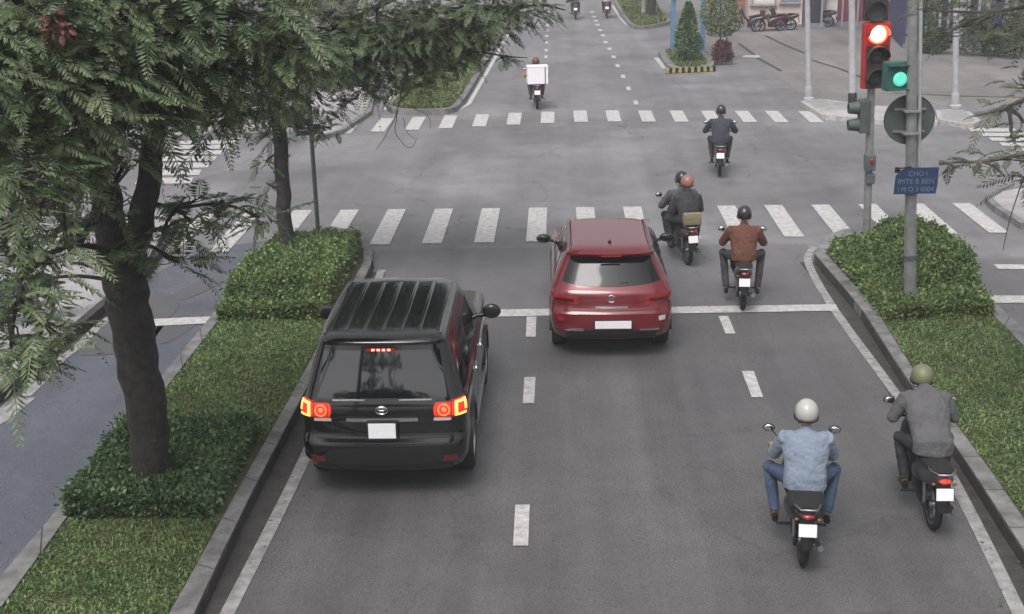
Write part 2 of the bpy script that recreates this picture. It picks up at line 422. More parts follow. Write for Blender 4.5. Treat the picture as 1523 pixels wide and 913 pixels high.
# darker gutter strip and dark concrete kerb face
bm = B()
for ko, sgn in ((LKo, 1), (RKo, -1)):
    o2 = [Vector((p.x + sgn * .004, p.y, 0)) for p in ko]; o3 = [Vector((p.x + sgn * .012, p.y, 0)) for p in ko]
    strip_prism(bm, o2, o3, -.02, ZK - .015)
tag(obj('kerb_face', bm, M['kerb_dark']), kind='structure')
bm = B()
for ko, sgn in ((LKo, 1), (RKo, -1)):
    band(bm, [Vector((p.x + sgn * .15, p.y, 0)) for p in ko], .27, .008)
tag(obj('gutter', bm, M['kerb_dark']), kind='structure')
bm = B()
SL = GP([(341, 908), (418, 757), (469, 650), (568, 402)]); SL = smooth_line([extend(SL[0], SL[1], 12)] + SL)
SR = GP([(1213, 368), (1203, 376), (1200, 392), (1236, 456), (1311, 557), (1396, 674), (1456, 788), (1512, 905)]); SR = smooth_line(SR + [extend(SR[-1], SR[-2], 8)])
band(bm, SL, .155, .012); band(bm, SR, .15, .012)
tag(obj('edge_line', bm, M['paint_worn']), kind='structure')

# painted markings
VP = (829.0, -167.0)
def toVP(x, y, y2): return (x + (VP[0] - x) * (y - y2) / (y - VP[1]), y2)
bm = B()
def quadpx(pts, z=.016): sheet(bm, GP(pts), z)
for k in range(-5, 14):
    xt = 577 + 69.9 * k; 
    tl, tr = (xt, 303 + (1416 - xt) * .0107), (xt + 27, 303 + (1416 - xt - 27) * .0107)
    yb = 352 + (1173 - xt) * .0208 + (7 if k < -1 else 0)
    def down(p, y2): return (p[0] + (p[0] - VP[0]) * (y2 - p[1]) / (p[1] - VP[1]), y2)
    quadpx([down(tl, yb), down(tr, yb), tr, tl])
xs = [501, 551, 602, 652, 702, 753, 804, 854, 904, 955, 1004, 1053, 1106, 1153, 1205]
def interp(x, pts):
    for (a, b), (c, d) in zip(pts[:-1], pts[1:]):
        if x <= c: return b + (d - b) * (x - a) / (c - a)
    return pts[-1][1]
for x in xs:
    yb = interp(x, [(500, 199), (750, 186), (870, 181), (1250, 183)]); yt = interp(x, [(500, 178.5), (750, 168.5), (870, 164.5), (1250, 166)])
    quadpx([(x, yb), (x + 20.5, yb), toVP(x + 20.5, yb, yt), toVP(x, yb, yt)])
for i, (y, xr) in enumerate([(199, 372), (205, 362), (212, 350), (219, 341), (227.5, 331), (236.5, 321), (246.5, 311), (257.5, 298), (269.5, 286)]):
    h = 2.3 + i * .32
    quadpx([(xr - 86, y + h), (xr - 2, y + h * .8), (xr + 2, y - h), (xr - 80, y - h * .8)])
for (y, xl) in [(193.5, 1440), (200.5, 1455), (207.5, 1470), (215, 1486), (223, 1504), (233, 1524)]:
    quadpx([(xl + 5, y + 2.6), (xl + 75, y + 3.2), (xl + 68, y - 2), (xl, y - 2.4)])
quadpx([(512, 476), (1247, 463), (1243, 453.5), (516, 465)])                 # stop line
quadpx([(190, 488), (306, 482), (316, 471.5), (205, 476.5)])                  # side road stop line
quadpx([(1478, 451.5), (1640, 452), (1625, 441), (1466, 440.5)]); quadpx([(1485, 401), (1600, 402), (1585, 394.5), (1477, 394)])
quadpx([(763, 813), (785.5, 813), (788, 752), (766.5, 752)]); quadpx([(777.5, 601), (794.5, 601), (796.5, 562), (780, 562)])
quadpx([(782, 502), (796.5, 502), (798, 472), (783.5, 472)])
quadpx([(1118, 592), (1135, 592), (1121, 553), (1103, 553)]); quadpx([(1079, 497), (1093.5, 497), (1083, 471), (1068.5, 471)])
for q in ((1175, 753), ):
    quadpx([(1201, 813), (1224, 813), (1200, 752), (1178, 752)])
quadpx([(740, 1120), (770, 1120), (773, 990), (748, 990)])
for (x, y) in [(811.6, 98), (812, 85), (812.3, 75), (812.6, 64), (813, 54), (813.5, 45.5), (814, 38), (814.5, 31), (815, 25), (815.5, 19)]:
    h = .8 + y * .016; quadpx([(x - 2.3, y + h), (x + 2.3, y + h), (x + 2.2, y - h), (x - 2.2, y - h)])
for (x, y) in [(946, 153), (935, 132), (927, 114), (919, 98), (913, 85), (907, 73), (901, 63), (897, 53), (893, 45), (889, 37), (886.5, 31), (884, 25), (881, 18)]:
    h = .8 + y * .014; quadpx([(x - 3, y + h), (x + 3.4, y + h), (x + 2.2, y - h), (x - 3.8, y - h)])
quadpx([(1103, 86), (1131, 86), (1128, 82.5), (1106, 82.5)]); 
tag(obj('road_marking', bm, M['paint']), kind='structure')

# far medians
def raised(name, poly_px, z=ZK, kerbw=.22, km=None, grass=True, lm=None):
    outer = smooth_line(GP(poly_px + [poly_px[0]], z), 2)[:-1]
    c = sum(outer, Vector()) / len(outer); area = sum(outer[i].x * outer[(i + 1) % len(outer)].y - outer[(i + 1) % len(outer)].x * outer[i].y for i in range(len(outer)))
    sg = 1 if area > 0 else -1
    L = outer + [outer[0]]
    off = []
    n = len(outer)
    for i in range(n):
        t = (outer[(i + 1) % n] - outer[i - 1]); t.z = 0; t.normalize(); off.append(outer[i] + Vector((-t.y, t.x, 0)) * kerbw * sg)
    bm = B(); strip_prism(bm, off + [off[0]], outer + [outer[0]], -.05, z)
    tag(obj('kerb', bm, km or M['kerb'], smooth=40), kind='structure')
    bm = B(); sheet(bm, off, z - .02); tag(obj(name, bm, lm or M['soil']), kind='structure')
    return off
FL = raised('soil', [(574, 157), (590, 163), (672, 163), (688, 152), (724, 90), (747, 50), (768, 8), (700, 8), (655, 48), (598, 128)])
FR = raised('soil', [(914, 3), (922, 18), (936, 36), (950, 40), (990, 34), (1000, 29), (985, 16), (978, 0), (970, -20), (905, -20)])
IS = raised('soil', [(979, 76), (992, 98), (1005, 101), (1052, 100), (1066, 93), (1048, 74), (990, 71)], kerbw=.3)
# white painted line hugging the far medians
bm = B()
band(bm, GP([(678, 166), (697, 155), (733, 92), (756, 50)]), .16, .012); band(bm, GP([(911, 8), (923, 28), (934, 38)]), .16, .012)
band(bm, GP([(976, 86), (989, 102)]), .2, .012); band(bm, GP([(571, 164), (594, 130), (604, 116)]), .16, .012)
tag(obj('edge_line', bm, M['paint']), kind='structure')
# yellow and black blocks on the island kerb face
bm = B(); N = 16
a0, a1 = G(990, 100, .25), G(1064, 96.5, .25)
for i in range(N):
    p, q = a0.lerp(a1, i / N), a0.lerp(a1, (i + 1) / N); d = (q - p)
    mid = (p + q) / 2; ang = math.atan2(d.y, d.x)
    box(bm, Vector((mid.x, mid.y - .03, .12)), (d.length * .98, .12, .19), Matrix.Rotation(ang, 3, 'Z'), 0, i % 2)
yk = obj('striped_kerb', bm, [mat('kerb_yellow', (.36, .29, .11), .8, var=.35), M['plastic']]); tag(yk, kind='structure')

# far right pavement tip and near right corner, left pavement
def slab(px, z, m, name='pavement', kerb=True, km=None):
    p = GP(px, z); bm = B(); prism(bm, p, -.02, z)
    tag(obj(name, bm, m), kind='structure')
    if kerb:
        bm = B(); 
        L = p + [p[0]]
        area = sum(p[i].x * p[(i + 1) % len(p)].y - p[(i + 1) % len(p)].x * p[i].y for i in range(len(p)))
        o = [Vector((q.x, q.y, 0)) for q in L]; sg = -1 if area > 0 else 1
        for i in range(len(L) - 1):
            t = (o[i + 1] - o[i]).normalized(); nrm = Vector((-t.y, t.x, 0)) * sg
            strip_prism(bm, [o[i] + nrm * .003, o[i + 1] + nrm * .003], [o[i] + nrm * .16, o[i + 1] + nrm * .16], -.02, z + .012)
        tag(obj('kerb', bm, km or M['kerb_white']), kind='structure')
slab([(1197, 151), (1230, 171), (1279, 174), (1322, 179), (1386, 181), (1380, 163), (1300, 158), (1225, 149)], .13, M['paving_light'])
slab([(1402, 177), (1440, 184), (1450, 179), (1434, 166), (1400, 164)], .13, M['paving_light'])
slab([(1476, 294), (1488, 306), (1530, 332), (1700, 345), (1700, 270), (1523, 278), (1490, 284)], .13, M['paving_light'], km=M['kerb'])
slab([(-600, 850), (-180, 700), (0, 573), (148, 449), (210, 398), (255, 330), (215, 322), (-300, 320), (-1200, 500)], .16, M['paving_light'], km=M['kerb_dark'])
slab([(-400, 215), (200, 206), (392, 196), (470, 203), (505, 192), (545, 165), (560, 110), (-400, 110)], .13, M['paving_light'], km=M['kerb'])
# left far service lane behind far-left median is plain asphalt (the ground)
# kerb top and stripe of the left pavement
bm = B(); band(bm, GP([(38, 590), (62, 567), (92, 534), (115, 517), (144, 488), (164, 472)]), .16, .012)
band(bm, GP([(-160, 705), (0, 622), (36, 592)]), .35, .011)
tag(obj('edge_line', bm, M['paint_worn']), kind='structure')
bm = B()
pud = smooth_line(GP([(118, 530), (112, 508), (140, 470), (175, 440), (240, 432), (272, 448), (262, 462), (232, 500), (222, 520), (180, 527), (118, 530)]), 3)
sheet(bm, pud[:-1], .009)
for l_ in ([(228, 500), (236, 480), (262, 468), (292, 466), (300, 478), (268, 500), (240, 515)], [(255, 440), (290, 420), (330, 408), (338, 418), (300, 436), (270, 448)]):
    q_ = smooth_line(GP(l_ + [l_[0]]), 3)[:-1]; sheet(bm, q_, .009)
tag(obj('puddle', bm, M['water']), kind='structure')

# ------------------------------------------------------------------ vegetation
def inpoly(x, y, poly):
    inside = np.zeros(len(x), bool); n = len(poly)
    for i in range(n):
        x1, y1 = poly[i][0], poly[i][1]; x2, y2 = poly[(i + 1) % n][0], poly[(i + 1) % n][1]
        c = ((y1 > y) != (y2 > y)) & (x < (x2 - x1) * (y - y1) / ((y2 - y1) if y2 != y1 else 1e-9) + x1)
        inside ^= c
    return inside
def scatter_poly(poly, n):
    xs_ = [p[0] for p in poly]; ys_ = [p[1] for p in poly]; out = np.zeros((0, 2))
    while len(out) < n:
        q = np.stack([RNG.uniform(min(xs_), max(xs_), n * 2), RNG.uniform(min(ys_), max(ys_), n * 2)], 1)
        out = np.concatenate([out, q[inpoly(q[:, 0], q[:, 1], poly)]])
    return out[:n]
def rnd_dirs(n):
    v = RNG.normal(size=(n, 3)); return v / np.linalg.norm(v, axis=1)[:, None]
def nz2(x, y, s=1.0, k=0):
    return (np.sin(x * 1.3 * s + k) * np.cos(y * 1.7 * s + 2 * k) + .6 * np.sin(x * 3.1 * s + y * 2.3 * s + k) + .4 * np.sin(y * 6.1 * s - x * 5.2 * s + k)) / 2
def grass(name, poly, dens, h, m, label=None, z=ZK - .03):
    P = [(p[0], p[1]) for p in poly]
    area = abs(sum(P[i][0] * P[(i + 1) % len(P)][1] - P[(i + 1) % len(P)][0] * P[i][1] for i in range(len(P)))) / 2
    n = int(area * dens)
    q = scatter_poly(P, n)
    # thin out in bare patches
    keep = nz2(q[:, 0], q[:, 1], 2.2, 1.0) > -.85 + .3 * RNG.random(n); q = q[keep]; n = len(q)
    a = RNG.uniform(0, 2 * np.pi, n); hh = h * RNG.uniform(.5, 1.25, n) * (1 + .3 * nz2(q[:, 0], q[:, 1], 3, 2)); wd = h * .16 * RNG.uniform(.7, 1.4, n)
    lean = RNG.uniform(.2, 1.1, n); la = RNG.uniform(0, 2 * np.pi, n)
    base = np.stack([q[:, 0], q[:, 1], np.full(n, z)], 1)
    sx = np.stack([np.cos(a) * wd, np.sin(a) * wd, np.zeros(n)], 1)
    mid = base + np.stack([np.cos(la) * lean * hh * .4, np.sin(la) * lean * hh * .4, hh * .62], 1)
    tip = base + np.stack([np.cos(la) * lean * hh, np.sin(la) * lean * hh, hh * np.maximum(.35, 1 - lean * .45)], 1)
    v = np.stack([base - sx * .5, mid - sx, tip, mid + sx], 1).reshape(-1, 3)
    f = np.arange(n * 4).reshape(n, 4)
    return tag(npobj(name, v, f, m), kind='stuff', label=label, cat='grass')
def leaf_quads(c, d, size, wr=.45):
    """diamond leaves at c along d"""
    n = len(c); r = rnd_dirs(n); s_ = np.cross(d, r); s_ /= np.linalg.norm(s_, axis=1)[:, None] + 1e-9
    L = size * RNG.uniform(.6, 1.3, n)[:, None]
    nrm = np.cross(d, s_)
    v = np.stack([c, c + d * L * .5 + s_ * L * wr * .5 - nrm * L * .06, c + d * L, c + d * L * .5 - s_ * L * wr * .5 - nrm * L * .06], 1).reshape(-1, 3)
    return v, np.arange(n * 4).reshape(n, 4)
def hedge(name, poly, z0, hfun, n, size, m, label, cat='hedge', core=True, group=None, edge=.1):
    """trimmed hedge over ground polygon; hfun(x, y) -> height"""
    root = empty(name, (0, 0, 0), 0, label, cat, group)
    P = [(p[0], p[1]) for p in poly]
    cx = sum(p[0] for p in P) / len(P); cy = sum(p[1] for p in P) / len(P)
    nt_ = int(n * .6); q = scatter_poly(P, nt_)
    hh = hfun(q[:, 0], q[:, 1])
    up = np.array([0, 0, 1.0])
    ct = np.stack([q[:, 0], q[:, 1], z0 + hh * (1 - .16 * RNG.random(nt_) ** 2) + .03 * RNG.normal(size=nt_)], 1)
    dt = rnd_dirs(nt_) * .9 + up * .75
    # side leaves on perimeter
    per = []; 
    for i in range(len(P)):
        a, b = np.array(P[i]), np.array(P[(i + 1) % len(P)]); per.append(np.linalg.norm(b - a))
    per = np.array(per); ns = n - nt_; idx = RNG.choice(len(P), ns, p=per / per.sum()); t = RNG.random(ns)
    A = np.array(P)[idx]; Bq = np.array(P)[(idx + 1) % len(P)]; sp = A + (Bq - A) * t[:, None]
    e = (Bq - A) / per[idx][:, None]; nr = np.stack([e[:, 1], -e[:, 0]], 1)
    test = inpoly(sp[:, 0] + nr[:, 0] * .01, sp[:, 1] + nr[:, 1] * .01, P); nr[test] *= -1
    ins = sp - nr * .06
    hs_ = hfun(ins[:, 0], ins[:, 1])
    sp = sp - nr * RNG.uniform(-.03, .06, ns)[:, None]
    cs = np.stack([sp[:, 0], sp[:, 1], z0 + hs_ * RNG.random(ns)], 1)
    ds = rnd_dirs(ns) * .9 + np.stack([nr[:, 0], nr[:, 1], np.full(ns, .15)], 1)
    c = np.concatenate([ct, cs]); d = np.concatenate([dt, ds]); d /= np.linalg.norm(d, axis=1)[:, None]
    spr = (RNG.random(len(c)) < .10)[:, None] * RNG.uniform(0, .13, (len(c), 1)); c = c + d * spr
    v, f = leaf_quads(c - d * size * .4, d, size, .6)
    npobj('foliage', v, f, m, root)
    if core:
        # inner branches mass following the height function on a grid
        g = 26; xs_ = np.linspace(min(p[0] for p in P), max(p[0] for p in P), g); ys_ = np.linspace(min(p[1] for p in P), max(p[1] for p in P), g)
        bm = B(); dx, dy = xs_[1] - xs_[0], ys_[1] - ys_[0]; vm = {}
        cells = []
        for i in range(g - 1):
            for j in range(g - 1):
                mx_, my_ = np.array([xs_[i] + dx / 2]), np.array([ys_[j] + dy / 2])
                ex = np.array([mx_[0] + a_ * (dx * .5 + .1) for a_ in (-1, 1, -1, 1, 0, 0, -1, 1)]); ey = np.array([my_[0] + a_ * (dy * .5 + .1) for a_ in (-1, -1, 1, 1, -1, 1, 0, 0)])
                if inpoly(ex, ey, P).all(): cells.append((i, j))
        def vv(i, j):
            if (i, j) not in vm:
                x, y = xs_[i], ys_[j]; h = float(hfun(np.array([x]), np.array([y]))[0]) * .86
                vm[(i, j)] = bm.verts.new((x, y, z0 + h))
            return vm[(i, j)]
        for (i, j) in cells: bm.faces.new((vv(i, j), vv(i + 1, j), vv(i + 1, j + 1), vv(i, j + 1)))
        bd = [e_ for e_ in bm.edges if len(e_.link_faces) == 1]
        ret = bmesh.ops.extrude_edge_only(bm, edges=bd)
        for v_ in [x for x in ret['geom'] if isinstance(x, bmesh.types.BMVert)]: v_.co.z = z0 - .05
        obj('branches', bm, M['hedge_core'], root)
    return root

def frond_cloud(clumps, L, nl, ll, lw, droop, out_from=None):
    """feathery compound leaves; clumps = (center, (rx,ry,rz), count)"""
    O = []; Dm = []
    for c, r, n in clumps:
        v = rnd_dirs(n); rad = RNG.random(n) ** .45
        o = np.array(c) + v * rad[:, None] * np.array(r)
        d = v * np.array([1, 1, .5]) + rnd_dirs(n) * .7; d[:, 2] = d[:, 2] * .5 + .08
        O.append(o); Dm.append(d / np.linalg.norm(d, axis=1)[:, None])
    o = np.concatenate(O); d = np.concatenate(Dm); N = len(o)
    Ls = L * RNG.uniform(.45, 1.25, N); dr = droop * RNG.uniform(.2, 1.9, N)
    t = np.linspace(.1, 1.0, nl)
    z = np.array([0, 0, 1.0])
    side = np.cross(d, z); side /= np.linalg.norm(side, axis=1)[:, None] + 1e-9
    roll = RNG.uniform(-.6, .6, N); upv = np.cross(side, d)
    side = side * np.cos(roll)[:, None] + upv * np.sin(roll)[:, None]
    P = o[:, None, :] + d[:, None, :] * (Ls[:, None] * t)[..., None] - z * (dr[:, None] * Ls[:, None] * t ** 2)[..., None]
    T = d[:, None, :] - z * (2 * dr[:, None] * t)[..., None]; T = T / np.linalg.norm(T, axis=2)[..., None]
    prof = np.sin(np.pi * (.18 + .72 * t)) 
    V = []
    for sg in (1, -1):
        S = side[:, None, :] * sg
        dirn = S * .86 + T * .5 - z * .28 + RNG.normal(size=(N, nl, 3)) * .12; dirn /= np.linalg.norm(dirn, axis=2)[..., None]
        le = (ll * (Ls / L)[:, None] * prof[None, :])[..., None]
        wv = T * lw * .5
        a = P; mid = P + dirn * le * .5; tip = P + dirn * le
        V.append(np.stack([a, mid + wv, tip, mid - wv], 2).reshape(-1, 3))
    v = np.concatenate(V); f = np.arange(len(v)).reshape(-1, 4)
    # rachis
    a = o; b = P[:, nl // 2]; c = P[:, -1]; wv = side * .006
    rv = np.stack([a - wv, a + wv, b + wv * .8, b - wv * .8], 1).reshape(-1, 3); rv2 = np.stack([b - wv * .8, b + wv * .8, c + wv * .3, c - wv * .3], 1).reshape(-1, 3)
    v2 = np.concatenate([rv, rv2])
    f2 = np.arange(len(v2)).reshape(-1, 4) + len(v)
    return np.concatenate([v, v2]), np.concatenate([f, f2])
def limb(bm, pts, r0, r1, n=9, wob=.03):
    pts = smooth_line(pts, 2); k = len(pts)
    q = []
    for i, p in enumerate(pts):
        a = wob * min(1, i) 
        q.append(p + Vector((random.uniform(-a, a), random.uniform(-a, a), 0)))
    tube(bm, q, [r0 + (r1 - r0) * (i / (k - 1)) ** .8 for i in range(k)], n)

RB = G(230, 734, .15); T1 = RB.y   # big tree
def make_tree(label, base, limbs, clumps, L, nl, ll, lw, droop, leafm, barkm, group=None, extra=None, cat='tree'):
    root = empty('tree', base, 0, label, cat, group)
    inv = Matrix.Translation(-Vector(base))
    bm = B(); allp = []
    for pts, r0, r1 in limbs:
        limb(bm, pts, r0, r1, 10 if r0 > .08 else 6, wob=min(.03, r0 * .15)); allp += resample(pts, .3)
    # twigs from each clump to nearest limb point
    for c, r, n in clumps:
        c = Vector(c); near = min(allp, key=lambda p: (p - c).length)
        mid = near.lerp(c, .5) + Vector((0, 0, .08 * (near - c).length))
        limb(bm, [near, mid, c], .035 if L > .3 else .03, .012, 5, .01)
        for k in range(5):
            e = c + Vector((random.uniform(-1, 1) * r[0], random.uniform(-1, 1) * r[1], random.uniform(-1, 1) * r[2])) * .75
            limb(bm, [near.lerp(c, .6), c.lerp(e, .4), e], .012, .004, 4, .01)
    if extra:
        for pts, r0, r1 in extra: limb(bm, pts, r0, r1, 5, .01)
    bmesh.ops.transform(bm, matrix=inv, verts=bm.verts[:])
    obj('trunk', bm, barkm, root, smooth=60)
    v, f = frond_cloud(clumps, L, nl, ll, lw, droop)
    v = v - np.array(base)
    npobj('crown', v, f, leafm, root)
    return root

# --- big tree on the left
y1 = T1
t1 = [([D(232, 745, y1), D(228, 710, y1), D(217, 610, y1), D(204, 520, y1), D(190, 440, y1), D(182, 395, y1)], .215, .255),
      ([D(184, 420, y1), D(163, 350, y1), D(156, 290, y1), D(150, 215, y1 + .1), D(138, 100, y1 + .2), D(110, -60, y1)], .22, .11),
      ([D(190, 430, y1), D(203, 360, y1), D(213, 300, y1 + .1), D(232, 200, y1 + .3), D(255, 90, y1 + .5), D(300, -60, y1 + .6)], .19, .09),
      ([D(150, 210, y1 + .2), D(90, 160, y1), D(20, 140, y1 - 1)], .06, .03),
      ([D(250, 150, y1 + .5), D(340, 60, y1 + .5), D(430, 20, y1 + .8)], .06, .03),
      ([D(130, 90, y1 + .2), D(60, 20, y1 - .8), D(-60, -40, y1 - 2)], .06, .03),
      ([D(185, 380, y1), D(120, 360, y1 - 1), D(60, 380, y1 - 2), D(30, 420, y1 - 3)], .04, .02),
      ([D(220, 300, y1 + .2), D(260, 310, y1), D(330, 300, y1), D(380, 320, y1)], .03, .012)]
def cl(px, py, Y, r, n, rz=.6): 
    c = D(px, py, Y); return (tuple(c), (r, r, r * rz), n)
c1 = [cl(60, 40, y1 - 1.2, .8, 120), cl(160, 30, y1 - .6, .8, 130), cl(260, 30, y1 - .4, .7, 120), cl(370, 40, y1, .65, 95), cl(430, 75, y1, .45, 40),
      cl(20, 120, y1 - 1.5, .8, 120), cl(120, 120, y1 - 1.2, .8, 130), cl(220, 120, y1 - .4, .6, 100), cl(320, 100, y1, .55, 80), cl(395, 120, y1 + .2, .4, 30),
      cl(50, 210, y1 - 1.6, .65, 75), cl(130, 190, y1 - 1.0, .55, 60), cl(235, 175, y1 - .6, .3, 20), cl(20, 270, y1 - 2.4, .5, 45), cl(85, 255, y1 - 1.2, .4, 30),
      cl(195, 235, y1 - .8, .25, 9), cl(5, 365, y1 - 2.6, .35, 20), cl(75, 385, y1 - 2.6, .32, 18), cl(180, 300, y1 - .8, .2, 5), cl(165, 395, y1 - .9, .18, 4), cl(110, 330, y1 - .9, .25, 7),
      cl(25, 450, y1 - 3.2, .35, 22), cl(75, 500, y1 - 3.2, .3, 18), cl(15, 520, y1 - 3.2, .35, 20), cl(285, 330, y1 - .1, .28, 14), cl(240, 350, y1 - .2, .25, 12), cl(265, 390, y1 - .2, .22, 9),
      cl(330, 312, y1, .25, 14), cl(385, 322, y1, .2, 10), cl(290, 300, y1, .2, 10), cl(-60, 100, y1 - 2, .9, 90), cl(-60, 260, y1 - 2.4, .8, 60), cl(180, -60, y1, 1.1, 160), cl(350, -50, y1 + .3, .9, 110), cl(20, -60, y1 - 1, 1.1, 140),
      cl(0, -140, y1 + .5, 1.3, 110), cl(200, -160, y1 + .5, 1.4, 110), cl(400, -140, y1 + 1, 1.2, 90), cl(300, 170, y1 + .2, .35, 24), cl(350, 150, y1 + .3, .3, 20), cl(90, 330, y1 + .2, .35, 16), cl(40, 420, y1 + .3, .3, 8)]
make_tree('big dark trunked tree forking low in the left median behind the black car', RB, t1, [(c_, r_, int(n_ * 1.35)) for c_, r_, n_ in c1], .46, 15, .125, .034, .4, M['leaf1'], M['bark'], 'trees along the left median')

v, f = frond_cloud([cl(78, 30, y1 - 2.0, .13, 26), cl(92, 48, y1 - 2.0, .12, 24)], .10, 6, .045, .03, .6)
tr_ = [o for o in bpy.data.objects if o.name == 'tree'][0]
npobj('blossom', v - np.array(RB), f, mat('red_blossom', (.13, .05, .04), .7, var=.3, island=.4), tr_)
# --- second tree by the left crossing corner
B2 = G(424, 398, .15); y2 = B2.y
t2 = [([D(426, 402, y2), D(424, 340, y2), D(420, 260, y2), D(415, 190, y2), D(412, 120, y2), D(414, 40, y2), D(420, -60, y2)], .155, .11),
      ([D(412, 120, y2), D(470, 60, y2 - .4), D(560, 10, y2 - .8), D(660, -40, y2 - 1)], .08, .04),
      ([D(413, 150, y2), D(380, 90, y2), D(330, 40, y2)], .06, .03),
      ([D(500, 50, y2 - .5), D(600, 75, y2 - 1), D(700, 75, y2 - 1.2), D(755, 84, y2 - 1.3), D(785, 86, y2 - 1.4)], .04, .006),
      ([D(600, 20, y2 - .8), D(700, 10, y2 - 1), D(800, 8, y2 - 1)], .045, .02)]
c2 = [cl(400, 60, y2 - .5, .8, 120), cl(470, 40, y2 - .7, .9, 160), cl(560, 35, y2 - .8, .9, 170), cl(640, 25, y2 - 1, .8, 140), cl(720, 15, y2 - 1, .65, 90), cl(790, 8, y2 - 1, .45, 38),
      cl(500, 100, y2 - .7, .7, 160), cl(580, 90, y2 - .8, .7, 150), cl(655, 75, y2 - 1, .5, 90), cl(710, 60, y2 - 1, .4, 36), cl(440, 120, y2 - .5, .6, 70), cl(480, 155, y2 - .5, .35, 28),
      cl(370, 150, y2 - .2, .5, 60), cl(420, 160, y2 - .4, .4, 36), cl(350, 90, y2 - .2, .6, 70), cl(455, 190, y2 - .3, .2, 9), cl(395, 200, y2, .35, 20), cl(330, 165, y2, .5, 55), cl(300, 120, y2, .5, 50), cl(540, 135, y2 - .6, .4, 26), cl(610, 130, y2 - .8, .3, 14), cl(490, 190, y2 - .4, .22, 10),
      cl(395, 240, y2, .22, 12), cl(400, 275, y2, .14, 5), cl(745, 85, y2 - 1.2, .22, 9), cl(830, 12, y2 - 1, .2, 6), cl(520, 70, y2 - 1, .7, 120), cl(600, 60, y2 - 1.1, .7, 120), cl(670, 45, y2 - 1.2, .6, 90), cl(730, 35, y2 - 1.2, .45, 50), cl(770, 18, y2 - 1.2, .35, 30), cl(630, 110, y2 - 1, .4, 36), cl(560, 120, y2 - 1, .45, 40), cl(700, 80, y2 - 1.2, .3, 18), cl(460, 110, y2 - .9, .5, 60),
      cl(450, -50, y2, 1.3, 130), cl(600, -60, y2 - .5, 1.2, 110), cl(740, -50, y2 - .6, .9, 70), cl(350, -40, y2, 1.0, 80), cl(500, -120, y2 + .5, 1.6, 120), cl(430, 90, y2 + .6, .8, 70), cl(550, 60, y2 + .5, .9, 90), cl(660, 40, y2, .7, 60)]
tw = [([D(590, 80, y2 - .8), D(600, 120, y2 - .8), D(592, 165, y2 - .8), D(575, 200, y2 - .8), D(560, 222, y2 - .8)], .014, .004),
      ([D(592, 165, y2 - .8), D(585, 195, y2 - .8), D(600, 215, y2 - .8), D(612, 222, y2 - .8), D(620, 205, y2 - .8)], .009, .003),
      ([D(596, 150, y2 - .8), D(612, 160, y2 - .8), D(640, 172, y2 - .8), D(640, 192, y2 - .8)], .009, .003),
      ([D(600, 130, y2 - .8), D(608, 100, y2 - .8)], .01, .006), ([D(600, 175, y2 - .8), D(603, 195, y2 - .8), D(618, 208, y2 - .8)], .006, .003)]
make_tree('slender straight dark trunked tree in the left median near the crossing corner', B2, t2, [(c_, r_, int(n_ * 1.3)) for c_, r_, n_ in c2], .36, 13, .10, .030, .4, M['leaf2'], M['bark'], 'trees along the left median', tw)

# --- tree beyond the right edge, its twigs reach into the picture
y3 = 15.0; B3 = D(1760, 640, y3); B3.z = .15
t3 = [([B3, B3 + Vector((-.1, 0, 1.5)), B3 + Vector((-.2, .1, 3.2)), D(1700, 60, y3), D(1640, -80, y3)], .2, .1),
      ([D(1720, 160, y3), D(1620, 190, y3 - .3), D(1540, 225, y3 - .6), D(1470, 240, y3 - .7), D(1400, 242, y3 - .7)], .05, .008),
      ([D(1700, 60, y3), D(1600, 110, y3), D(1500, 160, y3), D(1450, 172, y3)], .05, .01),
      ([D(1650, -60, y3), D(1560, 0, y3 + 1), D(1480, 20, y3 + 2), D(1375, 15, y3 + 3)], .05, .012),
      ([D(1540, 225, y3 - .6), D(1520, 270, y3 - .6), D(1500, 330, y3 - .6), D(1492, 372, y3 - .6)], .012, .004)]
c3 = [cl(1500, 235, y3 - .6, .3, 12, .3), cl(1455, 242, y3 - .7, .22, 7, .3), cl(1415, 245, y3 - .7, .14, 4, .3), cl(1530, 265, y3 - .6, .25, 8), cl(1480, 165, y3, .22, 8, .4), cl(1520, 130, y3, .3, 16), cl(1530, 190, y3, .25, 10), cl(1505, 205, y3, .15, 4),
      cl(1540, 20, y3 + 1, .6, 44), cl(1480, 20, y3 + 2, .5, 26), cl(1440, 45, y3 + 2, .35, 12), cl(1385, 25, y3 + 3, .2, 6), cl(1400, 10, y3 + 3, .3, 8), cl(1620, 60, y3, 1.0, 90), cl(1640, 200, y3, .8, 60), cl(1620, -60, y3, 1.3, 120), cl(1500, -80, y3 + 2, 1.2, 90), cl(1400, -70, y3 + 3, 1.0, 60), cl(1780, 100, y3, 1.4, 120)]
make_tree('feathery tree reaching in from the right edge of the picture', B3, t3, c3, .36, 12, .11, .026, .35, M['leaf3'], M['bark_light'])

